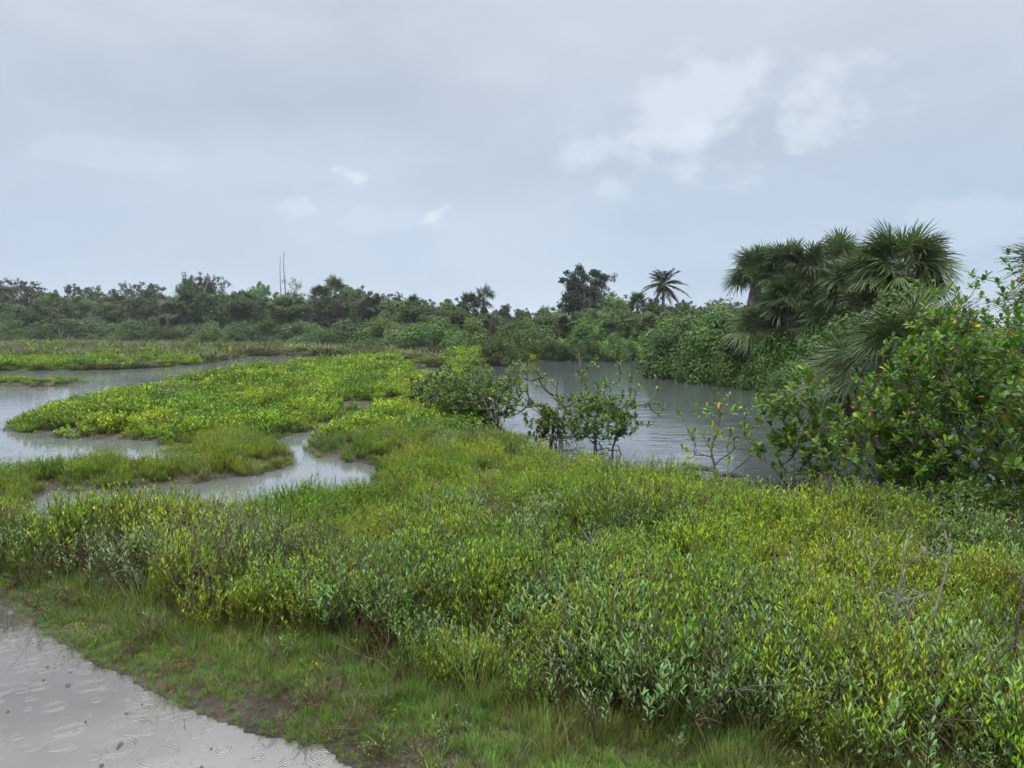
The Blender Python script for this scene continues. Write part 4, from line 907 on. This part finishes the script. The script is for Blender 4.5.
for pos, c in ((.08, (.35, .45, .58)), (.22, (.35, .425, .52)), (.40, (.46, .50, .55)), (.55, (1.45, 1.5, 1.56)), (.75, (2.8, 2.85, 2.9))):
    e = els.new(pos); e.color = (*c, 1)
def cnoise(scale, zst, detail, seed, lo, hi, dist=.4):
    mp = N(nt, 'ShaderNodeMapping'); mp.inputs['Scale'].default_value = (1, 1, zst); mp.inputs['Location'].default_value = (seed, seed*.7, seed*.3); L(tc.outputs['Generated'], mp.inputs[0])
    no = N(nt, 'ShaderNodeTexNoise'); no.inputs['Scale'].default_value = scale; no.inputs['Detail'].default_value = detail; no.inputs['Distortion'].default_value = dist; L(mp.outputs[0], no.inputs['Vector'])
    mr = N(nt, 'ShaderNodeMapRange'); mr.inputs[1].default_value = lo; mr.inputs[2].default_value = hi; L(no.outputs[0], mr.inputs[0]); return mr.outputs[0]
def mixc(a, fac, colr=None, blend='MIX', other=None):
    m = N(nt, 'ShaderNodeMix', data_type='RGBA', blend_type=blend); L(a, m.inputs[6]); L(fac, m.inputs[0])
    if other is not None: L(other, m.inputs[7])
    else: m.inputs[7].default_value = (*colr, 1)
    return m.outputs[2]
def scal(a, k):
    m = N(nt, 'ShaderNodeMath', operation='MULTIPLY'); L(a, m.inputs[0])
    if isinstance(k, float): m.inputs[1].default_value = k
    else: L(k, m.inputs[1])
    return m.outputs[0]
c = ramp.outputs[0]
c = mixc(c, scal(cnoise(1.6, 2.6, 7, 3.1, .35, .68), .42), (.60, .66, .73))
c = mixc(c, scal(cnoise(2.2, 3.5, 8, 8.4, .45, .70), .36), (.33, .39, .47))
def patch(d, size, soft, scale, amt, colr, seed, zs_=1.6):
    """a cloud bank round one direction of the sky, its edge broken by noise"""
    v = Vector(d).normalized()
    sub = N(nt, 'ShaderNodeVectorMath', operation='SUBTRACT'); L(tc.outputs['Generated'], sub.inputs[0]); sub.inputs[1].default_value = v
    ml = N(nt, 'ShaderNodeVectorMath', operation='MULTIPLY'); L(sub.outputs[0], ml.inputs[0]); ml.inputs[1].default_value = (1/size[0], 1/size[0], 1/size[1])
    ln = N(nt, 'ShaderNodeVectorMath', operation='LENGTH'); L(ml.outputs[0], ln.inputs[0])
    no = cnoise(scale, zs_, 10, seed, .25, .75, .15)
    ad = N(nt, 'ShaderNodeMath', operation='SUBTRACT'); L(scal(no, 2.6), ad.inputs[0]); L(ln.outputs['Value'], ad.inputs[1])
    mr = N(nt, 'ShaderNodeMapRange', interpolation_type='SMOOTHSTEP'); mr.inputs[1].default_value = .3; mr.inputs[2].default_value = .3+soft; mr.inputs[4].default_value = amt; L(ad.outputs[0], mr.inputs[0])
    global c
    c = mixc(c, mr.outputs[0], colr)
def sdir(px, py):
    v = (384-py)/F; return ((px-512)/F, CP+v*SP, -SP+v*CP)
patch(sdir(200, 105), (.45, .045), 1.3, 4, .4, (.35, .40, .47), 15.0)
patch(sdir(900, 60), (.16, .06), 1.3, 6, .3, (.35, .41, .49), 17.0)
patch(sdir(250, 15), (.5, .05), 1.3, 4, .35, (.58, .62, .67), 16.0)
patch(sdir(735, 100), (.17, .065), 1.0, 12, 0.6, (.60, .66, .73), 2.0)
patch(sdir(665, 152), (.11, .035), 1.2, 12, 0.55, (.60, .67, .75), 4.0)
patch(sdir(600, 195), (.07, .02), 1.0, 14, 0.4, (.58, .66, .75), 6.0)
patch(sdir(352, 175), (.030, .010), 1.0, 34, .6, (.60, .67, .75), 7.0)
patch(sdir(295, 208), (.03, .025), 1.0, 28, .45, (.56, .64, .74), 8.0)
patch(sdir(433, 212), (.017, .012), 1.0, 34, .65, (.62, .69, .76), 9.0)
patch(sdir(390, 218), (.07, .015), .5, 16, 0.22, (.56, .64, .74), 10.0)
patch(sdir(110, 160), (.10, .02), .6, 12, 0.19, (.56, .64, .73), 11.0)
patch(sdir(985, 220), (.10, .04), .6, 9, 0.22, (.56, .64, .73), 12.0)
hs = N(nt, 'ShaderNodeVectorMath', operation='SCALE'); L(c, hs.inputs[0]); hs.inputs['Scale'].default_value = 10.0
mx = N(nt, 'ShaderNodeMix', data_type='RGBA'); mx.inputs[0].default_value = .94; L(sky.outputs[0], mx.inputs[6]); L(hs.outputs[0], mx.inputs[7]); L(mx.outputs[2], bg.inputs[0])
sun = bpy.data.lights.new('sun', 'SUN'); sun.energy = 1.5; sun.angle = math.radians(25); sun.color = (1, .97, .92)
so = bpy.data.objects.new('sun', sun); COL.objects.link(so)
sd = Vector((math.sin(SUN_ROT)*math.cos(SUN_EL), math.cos(SUN_ROT)*math.cos(SUN_EL), math.sin(SUN_EL)))
so.rotation_euler = sd.to_track_quat('Z', 'Y').to_euler()

S.render.engine = 'CYCLES'
S.view_settings.view_transform = 'Standard'; S.view_settings.look = 'None'; S.view_settings.gamma = 1; S.view_settings.exposure = .42; S.view_settings.use_curve_mapping = False
cy = S.cycles; cy.use_adaptive_sampling = True; cy.adaptive_threshold = .04; cy.max_bounces = 4; cy.diffuse_bounces = 2; cy.glossy_bounces = 2; cy.transmission_bounces = 3; cy.transparent_max_bounces = 4; cy.volume_bounces = 0
cy.use_denoising = True; cy.caustics_reflective = False; cy.caustics_refractive = False
